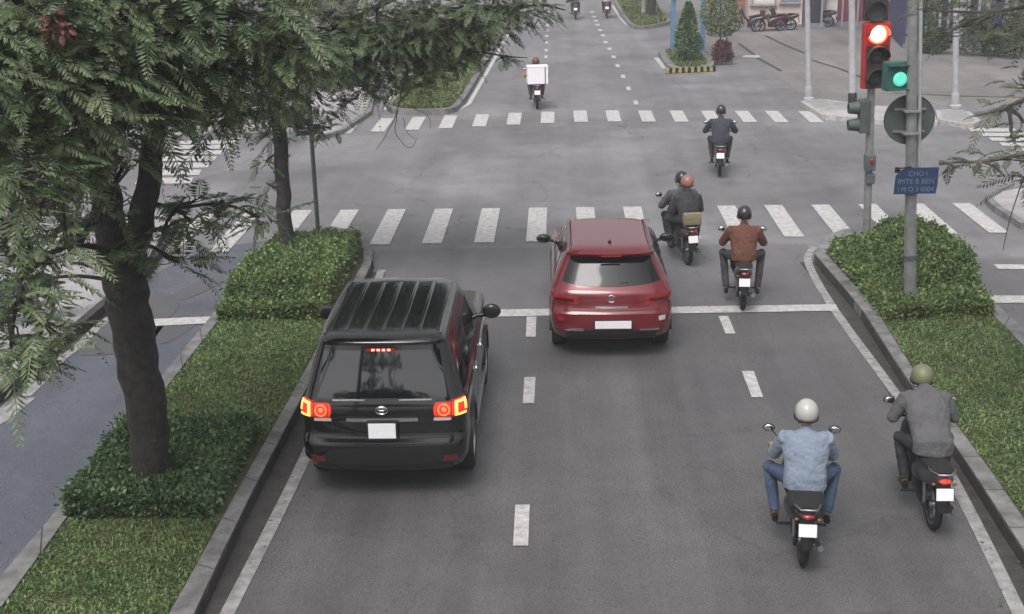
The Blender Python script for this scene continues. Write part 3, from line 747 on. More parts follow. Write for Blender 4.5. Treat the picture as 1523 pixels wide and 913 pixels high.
# --- unseen trees added behind the camera to shade near lanes and darken window reflections
def added_back_tree(x, y, h, r, label):
    b = Vector((x, y, .1))
    lm = [([b, b + Vector((.1, 0, h * .4)), b + Vector((0, .2, h * .7)), b + Vector((0, 0, h))], .25, .08)]
    cs = []
    for k in range(12):
        a = k * 2.4; q = r * math.sqrt((k + .5) / 12)
        cs.append(((b.x + q * math.cos(a), b.y + q * math.sin(a), h + random.uniform(-.8, 1.0)), (1.4, 1.4, .9), 120))
    make_tree(label, b, lm, cs, .8, 8, .34, .12, .35, M['leaf2'], M['bark'], 'unseen trees added behind the camera')
added_back_tree(-6.5, -3.5, 9.5, 3.6, 'unseen tree added in the left median behind the viewpoint')
added_back_tree(7.5, -4.5, 9.5, 3.6, 'unseen tree added in the right median behind the viewpoint')
added_back_tree(-6, -14, 7.5, 4.2, 'broad unseen tree added in the left median far behind the viewpoint')
added_back_tree(7, -15, 8.0, 3.6, 'broad unseen tree added in the right median far behind the viewpoint')
added_back_tree(-9, -26, 9.5, 5.5, 'farthest unseen tree added behind the viewpoint, left of the road')
added_back_tree(5, -32, 10.5, 5.5, 'farthest unseen tree added behind the viewpoint, right of the road')

# --- grass and hedges
sub = lambda pts, lo_, hi_: [p for p in pts if lo_ <= p.y <= hi_]
def med_poly(Lf, Rt, ya, yb, ins=.02):
    """slice of a median between two rows"""
    def xat(l, y):
        l = sorted(l, key=lambda p: p.y)
        for a, b in zip(l[:-1], l[1:]):
            if a.y <= y <= b.y: return a.x + (b.x - a.x) * (y - a.y) / (b.y - a.y)
        return l[0].x if y < l[0].y else l[-1].x
    n = 10; ys_ = [ya + (yb - ya) * i / n for i in range(n + 1)]
    return [Vector((xat(Lf, y) + ins, y, 0)) for y in ys_] + [Vector((xat(Rt, y) - ins, y, 0)) for y in ys_[::-1]]
yA = G(200, 787).y; yB = G(260, 662).y; yC = G(400, 490).y; yD = G(500, 376, .1).y
gl1 = med_poly(LOi, LKi, 3.0, yA - .1); gl2 = med_poly(LOi, LKi, yB - .3, yC + .2)
grass('grass', gl1, 2600, .06, M['grass']); grass('grass', gl2, 2000, .065, M['grass'])
h1 = med_poly(LOi, LKi, yA, yB, .0); 
hedge('hedge', [Vector((p.x, p.y, 0)) for p in med_poly(LOo, LKi, yA, yB, .16)], ZK - .05, lambda x, y: .30 + .05 * nz2(x, y, 2, 1) + .025 * nz2(x, y, 7, 1) - .22 * np.clip((x - (-2.9 - (12.5 - y) * .05)) / .8, 0, 1) * 0, 22000, .06, M['hedge'],
      'low dark green hedge wrapped round the foot of the big forked tree', group='hedges in the left median')
h2 = [Vector((p.x, p.y, 0)) for p in med_poly(LOo, LKi, yC, yD, .2)]
hedge('hedge', h2, ZK - .05, lambda x, y: .28 + .27 * np.clip((y - yC - .35) / .5, 0, 1) * np.clip((yD + .4 - y) / 1.2, .35, 1) + .09 * nz2(x, y, 2.4, 3) + .03 * nz2(x, y, 7, 1), 34000, .062, M['hedge_light'],
      'light green bushy hedge at the crossing end of the left median', group='hedges in the left median')
yE = G(1400, 473).y
gr = med_poly(RKi, ROi, 4.0, yE + .1)
# the right median widens away from the road; its far side needs the outer kerb
grass('grass', gr, 1700, .065, M['grass'])
h3 = [Vector((p.x, p.y, 0)) for p in (GP([(1320, 478), (1290, 440), (1262, 408), (1238, 380), (1262, 370), (1330, 372), (1398, 392), (1440, 430), (1472, 470)], .15))]
h3c = G(1360, 410); 
def h3f(x, y):
    d = np.clip((y - yE - .45) / .5, 0, 1)
    xl = h3[0].x + (h3[3].x - h3[0].x) * np.clip((y - h3[0].y) / (h3[3].y - h3[0].y), 0, 1)
    dl = np.clip((x - xl - .55) / .6, 0, 1)
    return .27 + .42 * np.minimum(d, dl) * (1 + .35 * nz2(x, y, 2.2, 5)) + .07 * nz2(x, y, 3.4, 3) + .03 * nz2(x, y, 8, 3)
hedge('hedge', h3, ZK - .05, h3f, 44000, .066, M['hedge_light'], 'clipped hedge with taller shrubs round the grey pole in the right median')
grass('grass', FL, 300, .22, M['grass_far']); grass('grass', FR, 160, .25, M['grass_far']); grass('grass', IS, 400, .15, M['grass_far'])

def shrub(label, base, shape, h, n, size, m, trunk_h=.25, cat='shrub', name='shrub', stem=M['bark_light']):
    """shape(t) -> radius at relative height t"""
    root = empty(name, base, 0, label, cat)
    t = RNG.random(n) ** .9; a = RNG.uniform(0, 2 * np.pi, n); r = np.array([shape(q) for q in t]) * (RNG.random(n) ** .35) * (1 + .14 * np.sin(a * 3 + t * 9))
    c = np.stack([r * np.cos(a), r * np.sin(a), trunk_h + t * (h - trunk_h)], 1)
    d = np.stack([np.cos(a), np.sin(a), np.full(n, .3)], 1) + rnd_dirs(n); d /= np.linalg.norm(d, axis=1)[:, None]
    v, f = leaf_quads(c, d, size, .55); npobj('crown', v, f, m, root)
    bm = B(); limb(bm, [Vector((0, 0, 0)), Vector((.02, 0, h * .3)), Vector((0, .02, h * .75))], .06, .015, 7, .01)
    for k in range(10):
        aa = k * 2.1; zz = trunk_h + (h - trunk_h) * (.1 + .07 * k); rr = shape(min(1, zz / h)) * .8
        limb(bm, [Vector((0, 0, zz * .8)), Vector((rr * math.cos(aa), rr * math.sin(aa), zz))], .018, .005, 5, .005)
    obj('trunk', bm, stem, root, smooth=60)
    return root
shrub('cone shaped clipped shrub on the small striped island', G(1022, 92, .15), lambda t: .62 * (1 - t) ** .75 * min(1, .35 + t * 5) + .03, 2.35, 5200, .11, M['hedge'])
shrub('loose pale green bush beside the striped island', G(1070, 90, 0), lambda t: .75 * math.sin(math.pi * min(1, .12 + .85 * t)) ** .6, 2.9, 2600, .13, M['grass_far'], 1.0)
shrub('dark red leafed bush by the road at the island corner', G(1074, 96, 0), lambda t: .42 * math.sin(math.pi * (.25 + .6 * t)), .95, 1700, .1, M['red_leaf'], .1)

# ------------------------------------------------------------------ far trees and poles
def far_tree(px, py, r, h, label, dense=300):
    b = G(px, py, .1)
    lm = [([b, b + Vector((.05, 0, h * .5)), b + Vector((0, 0, h))], r, r * .5)]
    cs = [((b.x + random.uniform(-1.5, 1.5), b.y + random.uniform(-1.5, 1.5), h + random.uniform(-.3, 1.5)), (1.6, 1.6, 1.0), dense // 6) for _ in range(6)]
    make_tree(label, b, lm, cs, .7, 8, .26, .1, .35, M['leaf2'], M['bark'])
far_tree(968, 28, .3, 5.2, 'thick dark trunked tree in the far right median')
def pole(name, label, px, py, r, h, m, group=None, base=True, cat='pole', px_top=None):
    b = G(px, py); root = empty(name, b, 0, label, cat, group)
    bm = B(); lathe(bm, [(0, r * 1.05), (h, r * .75), (h + .03, 0.001), (0, .001)], 'z', n=14); obj('shaft', bm, m, root, smooth=50)
    if px_top is not None:
        tp_ = D(px_top, 5, b.y) - b; root.rotation_euler = (0, math.atan2(tp_.x, tp_.z), 0)
    if base:
        bm = B(); lathe(bm, [(0, r * 2.0), (.08, r * 2.0), (.12, r * 1.3), (.45, r * 1.25), (.5, r * 1.0), (.5, .001), (0, .001)], 'z', n=14)
        obj('base', bm, M['plastic'] if px == 1268 else m, root, smooth=40)
    return root
pole('utility_pole', 'pale grey utility pole with a band of boxes at the far right kerb', 1203, 149, .095, 7, M['pole_far'], 'poles along the far right pavement', px_top=1201)
pole('utility_pole', 'grey utility pole with a dark base just left of the traffic light', 1268, 160, .115, 7, M['pole_far'], 'poles along the far right pavement', px_top=1267)
pole('utility_pole', 'pale utility pole in front of the blue building', 1421, 160, .10, 7, M['pole_far'], 'poles along the far right pavement', px_top=1422)
pole('street_pole', 'thin pale pole beside the far median tree', 957, 27, .10, 7, M['pole_far'])
u = G(1203, 149)
# ------------------------------------------------------------------ buildings far right
def wall_px(name, label, x0, x1, ybase, h, m, depth=5, cat='building'):
    a, b = G(x0, ybase), G(x1, ybase); root = empty(name, (a + b) / 2, math.atan2(b.y - a.y, b.x - a.x), label, cat)
    return root, (b - a).length
colm = lambda n, c, r=.8, v=.15, **k: mat(n, c, r, var=v, vscale=.8, bump=.15, **k)
M['w_cream'] = colm('cream_plaster', (.62, .50, .43)); M['w_brown'] = colm('brown_plaster', (.30, .15, .10)); M['w_grey'] = colm('grey_shutter', (.20, .21, .24))
M['w_maroon'] = colm('maroon_paint', (.20, .045, .07)); M['w_white'] = colm('white_plaster', (.68, .62, .58)); M['w_navy'] = colm('navy_cladding', (.055, .06, .14)); M['w_dark'] = colm('dark_opening', (.03, .032, .04))
M['roof'] = colm('roof_tin', (.2, .19, .19)); M['w_grey2'] = colm('pale_grey_plaster', (.30, .30, .33)); M['w_pink'] = colm('pinkish_plaster', (.30, .25, .235))
def building(label, x0, x1, yb, h, wallm, openings, depth=6, roofm=None):
    root, Ln = wall_px('building', label, x0, x1, yb, h, wallm)
    bm = B(); box(bm, (0, depth / 2, h / 2), (Ln, depth, h)); obj('wall', bm, wallm, root)
    bm = B(); box(bm, (0, depth / 2 - .2, h + .1), (Ln + .3, depth + .8, .2)); obj('roof', bm, roofm or M['roof'], root)
    bm = B(); box(bm, (0, -.06, .10), (Ln + .02, .12, .2)); obj('plinth', bm, M['w_grey'], root)
    for (kind, a, b, z0, z1, m) in openings:
        x = (-.5 + (a + b) / 2) * Ln; wd = (b - a) * Ln
        fr = B(); t = .09
        for sx in (-1, 1): box(fr, (x + sx * wd / 2, -.05, (z0 + z1) / 2), (t, .16, z1 - z0))
        box(fr, (x, -.05, z1 + t / 2), (wd + t, .17, t))
        if kind != 'door': box(fr, (x, -.06, z0 - t / 2), (wd + t + .1, .2, t))
        f = obj(kind, fr, M['w_grey2'], root)
        bm = B(); box(bm, (x, -.01, (z0 + z1) / 2), (wd - t, .04, z1 - z0 - .01))
        if kind == 'shutter' or kind == 'door':
            k = int((z1 - z0) / .22)
            for i in range(k): box(bm, (x, -.035, z0 + .1 + i * .22), (wd - t - .02, .03, .05))
        obj('panel' if kind != 'window' else 'pane', bm, m, f)
    return root
building('brown and cream shop front behind the pale green bush', 1086, 1192, 42, 6, M['w_cream'], [('door', .03, .22, .0, 3.0, M['w_brown']), ('shutter', .3, .62, 1.2, 2.9, M['w_white']), ('window', .7, .95, 1.3, 2.8, M['w_grey'])])
building('grey shuttered shop behind the pale utility pole', 1193, 1226, 40, 6, M['w_grey'], [('door', .15, .85, 0, 3.0, M['w_dark'])])
building('narrow white shop front between grey and maroon ones', 1227, 1244, 38, 6, M['w_white'], [('window', .2, .8, 1.6, 2.8, M['w_dark'])])
building('maroon fronted shop left of the traffic light', 1245, 1330, 38, 6, M['w_maroon'], [('door', .08, .35, 0, 3, M['w_maroon']), ('window', .5, .9, 1.3, 2.8, M['w_dark'])])
rb = building('navy blue clad building with pale columns at the right', 1342, 1640, 72, 7, M['w_navy'], [('door', .05, .11, 0, 3, M['w_dark']), ('window', .15, .22, .8, 3, M['w_dark']), ('window', .30, .37, .8, 3, M['w_dark']), ('shutter', .41, .50, .2, 3, M['w_navy']), ('window', .55, .62, .8, 3, M['w_dark'])])
Lr = (G(1342, 72) - G(1640, 72)).length
bm = B()
for k in range(13):
    x = -Lr / 2 + .25 + k * Lr / 12.5 + random.uniform(-.3, .3); box(bm, (x, -.13, 3.2), (.10 if k % 3 else .22, .22, 6.4))
obj('columns', bm, M['w_grey2'], rb)
building('pinkish low building across the junction behind the trees', -300, 480, 108, 5, M['w_pink'], [('window', .3, .38, 1, 2.5, M['w_dark']), ('door', .5, .58, 0, 2.6, M['w_dark']), ('window', .66, .76, 1, 2.5, M['w_dark']), ('shutter', .82, .95, 0, 2.8, M['w_grey'])])
building('white walled house beside the left pavement', -1100, -260, 330, 6, M['w_white'], [('window', .3, .5, 1, 2.5, M['w_dark'])])
# distant row closing the road far beyond the frame
building('distant pale block left of the far road', 300, 700, -70, 12, M['w_cream'], [('window', .1 + .2 * k, .2 + .2 * k, 3, 5, M['w_dark']) for k in range(4)], 12)

for i_, (bx_, by_, r_, h_) in enumerate([(1372, 78, .6, 1.5), (1392, 80, .5, 1.1), (1446, 82, .7, 1.6), (1478, 84, .5, 1.2), (1508, 86, .7, 1.8)]):
    shrub(['rounded bush at the left end of the navy building', 'small low bush second from the left before the navy building', 'broad bush right of the pale pole by the navy building', 'small bush between two broader ones before the navy building', 'tall dark bush before the navy building at the picture edge'][i_],
          G(bx_, by_, 0), lambda t, r_=r_: r_ * math.sin(math.pi * (.2 + .7 * t)) ** .7, h_, 1100, .15, M['leaf2'], .1)['group'] = 'bushes before the navy building'
# blue gantry frame
gB = G(1000, 82); gE = G(1044, 83); gr_ = empty('billboard_frame', gB, 0, 'blue steel frame of two posts standing on the striped island', 'frame')
M['blue_steel'] = mat('blue_steel', (.12, .22, .36), .5, var=.15)
dv = gE - gB
for q in (Vector((0, 0, 0)), dv):
    bm = B(); box(bm, q + Vector((0, 0, 3.2)), (.2, .2, 6.4)); obj('post', bm, M['blue_steel'], gr_)
    bm = B(); box(bm, q + Vector((0, -.02, .08)), (.45, .45, .16), bev=.02); obj('footing', bm, M['kerb_dark'], gr_)
for z in (2.45, 4.2):
    bm = B(); box(bm, dv / 2 + Vector((0, 0, z)), (dv.length, .12, .14)); obj('crossbar', bm, M['blue_steel'], gr_)
bm = B(); box(bm, dv / 2 + Vector((0, .12, 5.2)), (dv.length + .6, .1, 1.8)); obj('panel', bm, M['sign_blue'], gr_)

# ------------------------------------------------------------------ traffic light (right median)
ty = G(1288, 372, .15).y; tb = G(1288, 372, .15)
tl = empty('traffic_light', tb, 0, 'red traffic light showing red on a thin grey pole in the right median', 'traffic light')
def loc(px, py, base, Y): return D(px, py, Y) - base
top = loc(1302, 0, tb, ty); hb = loc(1300, 130, tb, ty); ht = loc(1301, 32, tb, ty)
bm = B(); tube(bm, [(0, 0, 0), (0, 0, 2.6)], .075, 14); tube(bm, [(0, 0, 2.6), (0.0, 0, hb.z + .02)], .07, 14); tube(bm, [(0, .12, hb.z - .3), (0, .12, top.z + .3)], .05, 10); tube(bm, [(0, 0, hb.z - .12), (0, .12, hb.z - .02)], .04)
obj('post', bm, M['pole'], tl, smooth=50)
HW = .5; HC = .04; tl.rotation_euler = (0, -math.atan2(.04 - loc(1301, 80, tb, ty).x, loc(1301, 80, tb, ty).z) - 0.0, 0); zc = (hb.z + ht.z) / 2; HH = ht.z - hb.z
bm = B(); box(bm, (HC, -.06, zc), (HW, .2, HH), bev=.03); hs_ = obj('housing', bm, M['signal_red_glow'], tl)
bm = B(); box(bm, (HC, -.17, zc - HH * .165), (HW * .8, .02, HH * .66), bev=.008); obj('face_plate', bm, M['signal_dark'], tl)
for i, mm in enumerate((M['lens_red_on'], M['lens_dark'], M['lens_dark'])):
    z = zc + HH * (.5 - (i + .5) / 3)
    bm = B(); lathe(bm, [(-.175, .001), (-.205, .07), (-.195, .135), (-.165, .15), (-.165, .001)], 'y', (HC, 0, z), 24, closed=False); ln = obj('lens', bm, mm, tl, smooth=60)
    if i == 0:
        bm = B(); lathe(bm, [(-.16, .152), (-.2, .16), (-.2, .185), (-.16, .185)], 'y', (HC, 0, z), 24); obj('rim', bm, M['lens_red_rim'], ln, smooth=50)
    bm = B(); n = 16; r0, r1 = .185, .20
    rings = []
    for yy, cut in ((-.16, 0), (-.42, .25)):
        for rr in (r0, r1):
            rings.append([bm.verts.new((HC + rr * math.cos(a), yy, z + rr * math.sin(a))) for a in [math.pi * (-.12 + cut * .5 + (1.24 - cut) * j / n) for j in range(n + 1)]])
    for A, Bq in ((0, 2), (1, 3), (0, 1), (2, 3)):
        for j in range(n): bm.faces.new((rings[A][j], rings[A][j + 1], rings[Bq][j + 1], rings[Bq][j]))
    obj('visor', bm, M['signal_red_glow'] if i == 0 else M['signal_dark'], tl, smooth=50)
bm = B(); box(bm, (HC - .02, -.02, ht.z + .42), (.44, .18, .78), bev=.03); cd = obj('upper_box', bm, M['signal_dark'], tl)
bm = B(); lathe(bm, [(-.115, .001), (-.13, .15), (-.2, .17), (-.2, .19), (-.11, .19)], 'y', (HC - .02, 0, ht.z + .2), 24, closed=False); obj('dark_lens', bm, M['lens_dark'], cd, smooth=40)
# side facing lower signal, hoods to the left
sz = loc(1288, 172, tb, ty).z
bm = B(); box(bm, (-.12, .0, sz), (.2, .26, .62), bev=.02); sh = obj('side_housing', bm, M['sign_back'], tl)
for dz in (.16, -.16):
    bm = B(); lathe(bm, [(-.22, .13), (-.42, .10), (-.42, .085), (-.22, .115)], 'x', (0, 0, sz + dz), 16); obj('side_hood', bm, M['sign_back'], sh, smooth=50)
cz = loc(1288, 240, tb, ty).z
bm = B(); box(bm, (.0, -.06, cz), (.2, .2, .32), bev=.03); box(bm, (.02, -.04, cz - .32), (.17, .17, .2), bev=.03); cb = obj('control_box', bm, M['pole_teal'], tl)
bm = B(); ball(bm, (.02, -.17, cz + .04), (.045, .02, .06)); obj('button', bm, M['lamp_red'], cb)

# ------------------------------------------------------------------ main grey pole with disc, blue sign, green signal
pb = G(1353, 460, .15); py_ = pb.y
mp_ = empty('sign_pole', pb, 0, 'thick grey pole with a slim pipe rising from the right hedge', 'pole')
hp = 6.2; mtilt = math.atan2(loc(1357, 40, pb, py_).x, loc(1357, 40, pb, py_).z); mp_.rotation_euler = (0, mtilt, 0)
bm = B(); lathe(bm, [(0, .001), (0, .108), (1.9, .092), (hp, .07), (hp, .001)], 'z', n=20, closed=False); obj('shaft', bm, M['pole'], mp_, smooth=50)
bm = B(); tube(bm, [(.13, .02, 2.2), (.13, .02, hp)], .032, 10); tube(bm, [(.07, 0, 2.15), (.13, .02, 2.2)], .03); obj('conduit', bm, M['pole_far'], mp_, smooth=50)
bm = B()
for z in (.9, 2.0): lathe(bm, [(z, .125), (z + .06, .125), (z + .06, .09), (z, .09)], 'z', n=18)
obj('collar', bm, M['sign_back'], mp_, smooth=40)
dz = loc(1356, 180, pb, py_).z
ds = empty('road_sign', pb + Vector((loc(1356, 180, pb, py_).x, .16, dz)), 0, 'round road sign seen from its dark back, clamped to the thick grey pole', 'sign')
bm = B(); lathe(bm, [(-.012, .001), (-.012, .395), (-.03, .405), (.012, .405), (.012, .001)], 'y', n=40, closed=False); obj('disc', bm, M['sign_back'], ds, smooth=30)
for q in (.17, -.19):
    bm = B(); box(bm, (0, -.03, q), (.5, .03, .035)); box(bm, (-.02, -.17, q), (.26, .26, .03), bev=.005); obj('clamp', bm, M['pole'], ds)
bz = loc(1359, 266, pb, py_); 
bs = empty('street_sign', pb + Vector((bz.x, -.14, bz.z)), R(2), 'small blue lettered sign fixed low on the thick grey pole', 'sign')
bm = B(); 
pl = [(-.35, -.215), (.33, -.215), (.35, -.08), (.35, .215), (-.17, .215), (-.27, .17), (-.335, .08)]
a = [bm.verts.new((x, -.008, z)) for x, z in pl]; b = [bm.verts.new((x, .008, z)) for x, z in pl]
bm.faces.new(a); bm.faces.new(b[::-1]); 
for i in range(len(pl)): bm.faces.new((a[i], b[i], b[(i + 1) % len(pl)], a[(i + 1) % len(pl)]))
obj('panel', bm, M['sign_blue'], bs)
bm = B(); box(bm, (-.31, .012, .18), (.08, .012, .09)); tube(bm, [(-.34, .0, .2), (-.1, -.02, .235)], .012); box(bm, (0, .05, .1), (.1, .1, .05)); box(bm, (0, .05, -.1), (.1, .1, .05)); obj('bracket', bm, M['plastic'], bs)
def text_mesh(name, body, size, m, parent, loc_, rot=(math.pi / 2, 0, 0), width=None):
    cu = bpy.data.curves.new(name, 'FONT'); cu.body = body; cu.size = size; cu.align_x = 'CENTER'; cu.align_y = 'CENTER'; cu.extrude = .002
    to = bpy.data.objects.new(name, cu); C.objects.link(to); bpy.context.view_layer.update()
    dg = bpy.context.evaluated_depsgraph_get(); me = bpy.data.meshes.new_from_object(to.evaluated_get(dg))
    bpy.data.objects.remove(to); me.materials.append(m)
    o = bpy.data.objects.new(name, me); C.objects.link(o); o.parent = parent; o.location = loc_; o.rotation_euler = rot
    if width:
        xs_ = [v.co.x for v in me.vertices]; k = width / (max(xs_) - min(xs_)); 
        for v in me.vertices: v.co.x *= k
    return o
text_mesh('lettering', 'CHO I', .12, M['sign_text'], bs, (.02, -.011, .115), width=.3)
text_mesh('lettering', 'IMTE B BEN', .12, M['sign_text'], bs, (.0, -.011, -.01), width=.58)
text_mesh('lettering', 'I M O 3 0004', .11, M['sign_text'], bs, (.0, -.011, -.14), width=.58)
gz = loc(1335, 114, pb, py_)
gs = empty('pedestrian_signal', pb + Vector((gz.x, .1, gz.z)), R(8), 'teal signal box lit green at the left of the thick grey pole', 'signal')
bm = B(); box(bm, (0, 0, 0), (.40, .2, .46), bev=.03); obj('housing', bm, M['signal_teal'], gs)
bm = B(); lathe(bm, [(-.115, .001), (-.135, .07), (-.125, .105), (-.1, .115)], 'y', (.03, 0, -.04), 20, closed=False); obj('lens', bm, M['lens_green_on'], gs, smooth=60)
bm = B()
for z in (.18, -.2): box(bm, (-.0, -.14, z), (.36, .1, .02))
box(bm, (.2, -.02, 0), (.1, .06, .06)); obj('visor', bm, M['signal_teal'], gs)

# left pole in the hedge with small blue sign
lb = G(474, 358, .15); ly = lb.y
lp = empty('sign_pole', lb, 0, 'thin dark teal pole rising from the left hedge beside the slender tree', 'pole')
bm = B(); tube(bm, [(0, 0, 0), (0, 0, 4.6)], [.048, .042], 12); obj('shaft', bm, M['pole_teal'], lp, smooth=50)
zz = loc(455, 188, lb, ly).z
ls = empty('road_sign', lb + Vector((-.14, -.08, zz)), R(20), 'small blue sign half hidden by leaves on the thin teal pole', 'sign')
bm = B(); box(bm, (0, 0, 0), (.3, .02, .34), bev=.005); obj('panel', bm, M['sign_blue'], ls); bm = B(); box(bm, (0, -.013, -.02), (.16, .006, .1)); obj('symbol', bm, M['plate'], ls)
# small post at the left median tip
bp_ = G(553, 400); bo = empty('bollard', bp_, 0, 'tiny dark post standing at the tip of the left median', 'bollard')
bm = B(); tube(bm, [(0, 0, 0), (0, 0, .16)], [.04, .03], 10); obj('shaft', bm, M['plastic'], bo)
# white post on the left pavement
pole('sign_post', 'slim white post on the left pavement behind the leaves', 130, 362, .045, 1.4, M['pole_far'], base=False, cat='post')

# ------------------------------------------------------------------ cars
class Hull:
    """stack of rounded rectangles: rows (z, y_rear, y_front, half_width, corner radius, rear bow)"""
    def __init__(s, rows): s.rows = rows
    def at(s, z):
        r = s.rows
        if z <= r[0][0]: return r[0][1:]
        for a, b in zip(r[:-1], r[1:]):
            if z <= b[0]:
                t = (z - a[0]) / (b[0] - a[0]); return tuple(x + (y - x) * t for x, y in zip(a[1:], b[1:]))
        return r[-1][1:]
    def pt(s, z, q, off=0.0, row=None):
        """q: arc length from rear centre, positive = right side (+x), then forward"""
        yr, yf, hw, rc, bow = row or s.at(z); sg = 1 if q >= 0 else -1; q = abs(q)
        L1 = hw - rc; L2 = rc * math.pi / 2; L3 = (yf - yr) - 2 * rc
        if q <= L1: x, y, nx, ny = q, yr, 0, -1
        elif q <= L1 + L2:
            a = (q - L1) / rc; x = L1 + rc * math.sin(a); y = yr + rc - rc * math.cos(a); nx, ny = math.sin(a), -math.cos(a)
        elif q <= L1 + L2 + L3: x = hw; y = yr + rc + (q - L1 - L2); nx, ny = 1, 0
        elif q <= L1 + 2 * L2 + L3:
            a = (q - L1 - L2 - L3) / rc; x = L1 + rc * math.cos(a); y = yf - rc + rc * math.sin(a); nx, ny = math.cos(a), math.sin(a)
        else: x = max(0, L1 - (q - L1 - 2 * L2 - L3)); y = yf; nx, ny = 0, 1
        t = (y - yr) / (yf - yr)
        k = (x / hw) ** 2
        y += bow * k * max(0, 1 - t * 3) - bow * 1.6 * k * max(0, (t - .6) / .4)
        # plan taper towards the nose and tail
        tp = 1 - .06 * max(0, (t - .75) / .25) ** 2 - .03 * max(0, (.15 - t) / .15) ** 2
        x = x * tp
        return Vector((sg * (x + nx * off), y + ny * off, z))
    def ring(s, row):
        z, yr, yf, hw, rc, bow = row; L1 = hw - rc; L2 = rc * math.pi / 2; L3 = yf - yr - 2 * rc
        qs = [L1 * i / 6 for i in range(6)] + [L1 + L2 * i / 5 for i in range(5)] + [L1 + L2 + L3 * i / 14 for i in range(14)] + [L1 + L2 + L3 + L2 * i / 5 for i in range(5)] + [L1 + 2 * L2 + L3 + L1 * i / 6 for i in range(7)]
        pr = [s.pt(z, q, row=row[1:]) for q in qs]; pl_ = [s.pt(z, -q - 1e-9, row=row[1:]) for q in qs[1:-1]]
        for p in pl_: pass
        return pr + pl_[::-1]
    def mesh(s, z0=None, z1=None):
        bm = B(); rings = []
        for r in s.rows:
            rings.append([bm.verts.new(p) for p in s.ring(r)])
        n = len(rings[0])
        for A, Bq in zip(rings[:-1], rings[1:]):
            for j in range(n): bm.faces.new((A[j], A[(j + 1) % n], Bq[(j + 1) % n], Bq[j]))
        bm.faces.new(rings[0][::-1])
        # roof cap: grid fan to centre line
        bm.faces.new(rings[-1]); return bm
def patch(bm, H, q0, q1, z0, z1, off=.008, th=.012, nq=10, nz=6, mi=0):
    """solid patch lying on the hull; q0,q1 functions or floats of t (0 bottom..1 top)"""
    f0 = q0 if callable(q0) else (lambda t: q0); f1 = q1 if callable(q1) else (lambda t: q1)
    gz = z0 if not callable(z0) else None
    F_, K_ = [], []
    for i in range(nz + 1):
        t = i / nz; a, b = f0(t), f1(t); fr, bk = [], []
        for j in range(nq + 1):
            u_ = j / nq; q = a + (b - a) * u_
            za = z0(u_) if callable(z0) else z0; zb = z1(u_) if callable(z1) else z1; z = za + (zb - za) * t
            fr.append(bm.verts.new(H.pt(z, q, off))); bk.append(bm.verts.new(H.pt(z, q, off - th)))
        F_.append(fr); K_.append(bk)
    fs = []
    for i in range(nz):
        for j in range(nq):
            fs.append(bm.faces.new((F_[i][j], F_[i][j + 1], F_[i + 1][j + 1], F_[i + 1][j]))); fs.append(bm.faces.new((K_[i][j], K_[i + 1][j], K_[i + 1][j + 1], K_[i][j + 1])))
    for i in range(nz):
        fs.append(bm.faces.new((F_[i][0], F_[i + 1][0], K_[i + 1][0], K_[i][0]))); fs.append(bm.faces.new((F_[i][nq], K_[i][nq], K_[i + 1][nq], F_[i + 1][nq])))
    for j in range(nq):
        fs.append(bm.faces.new((F_[0][j], K_[0][j], K_[0][j + 1], F_[0][j + 1]))); fs.append(bm.faces.new((F_[nz][j], F_[nz][j + 1], K_[nz][j + 1], K_[nz][j])))
    for f in fs: f.material_index = mi
def car_wheel(root, x, y, r, wdt, sgn):
    bm = B(); hw = wdt / 2
    lathe(bm, [(-hw, r * .62), (-hw, r * .92), (-hw * .75, r), (hw * .75, r), (hw, r * .92), (hw, r * .62)], 'x', (x, y, r), 32); wh = obj('wheel', bm, M['rubber'], root, smooth=40)
    bm = B(); lathe(bm, [(hw * sgn * .55, .001), (hw * sgn * .75, r * .14), (hw * sgn * .55, r * .2), (hw * sgn * .4, r * .55), (hw * sgn * .95, r * .62), (hw * sgn * .95, r * .65), (-hw * sgn * .9, r * .65)], 'x', (x, y, r), 32, closed=False)
    for k in range(6):
        a = k * math.pi / 3; box(bm, (x + sgn * hw * .62, y + math.cos(a) * r * .36, r + math.sin(a) * r * .36), (.03, r * .14, r * .5), Matrix.Rotation(a - math.pi / 2, 3, 'X'), .004)
    obj('rim', bm, M['alloy'], wh, smooth=35)
def car(name, label, loc_, scale, rows, paint, spec):
    root = empty(name, loc_, 0, label, 'car'); root.scale = scale if isinstance(scale, tuple) else (scale,) * 3
    H = Hull(rows); bm = H.mesh(); obj('body', bm, paint, root, smooth=32)
    return root, H
# ---- black SUV
hwS = .965
rows = [(.30, .20, 4.70, .82, .25, .07), (.38, .07, 4.85, .91, .25, .06), (.50, .0, 4.90, .955, .22, .05), (.66, .0, 4.92, .965, .2, .05), (.72, .02, 4.92, .965, .2, .05), (.76, .05, 4.92, .96, .2, .05),
        (.82, .07, 4.92, .955, .2, .05), (.95, .07, 4.90, .965, .2, .05), (1.06, .08, 4.86, .965, .2, .05), (1.12, .10, 4.80, .95, .2, .05), (1.15, .11, 4.70, .93, .19, .05), (1.17, .12, 3.92, .915, .18, .05),
        (1.26, .15, 3.72, .895, .18, .05), (1.50, .24, 3.34, .83, .18, .05), (1.70, .31, 3.02, .765, .17, .05), (1.76, .33, 2.94, .745, .16, .05), (1.775, .24, 2.92, .74, .16, .05), (1.81, .23, 2.9, .725, .16, .05), (1.84, .26, 2.84, .69, .15, .05), (1.862, .34, 2.72, .62, .15, .04), (1.872, .48, 2.55, .5, .15, .03)]
sp_ = G(571, 640, 1.0); 
suv, HS = car('suv', 'black sports utility car with lit brake lights in the left lane', Vector((G(575, 605, 1.05).x, 13.84, 0)), (1.05, .98, 1.085), rows, M['black_paint'], None)
rt = suv
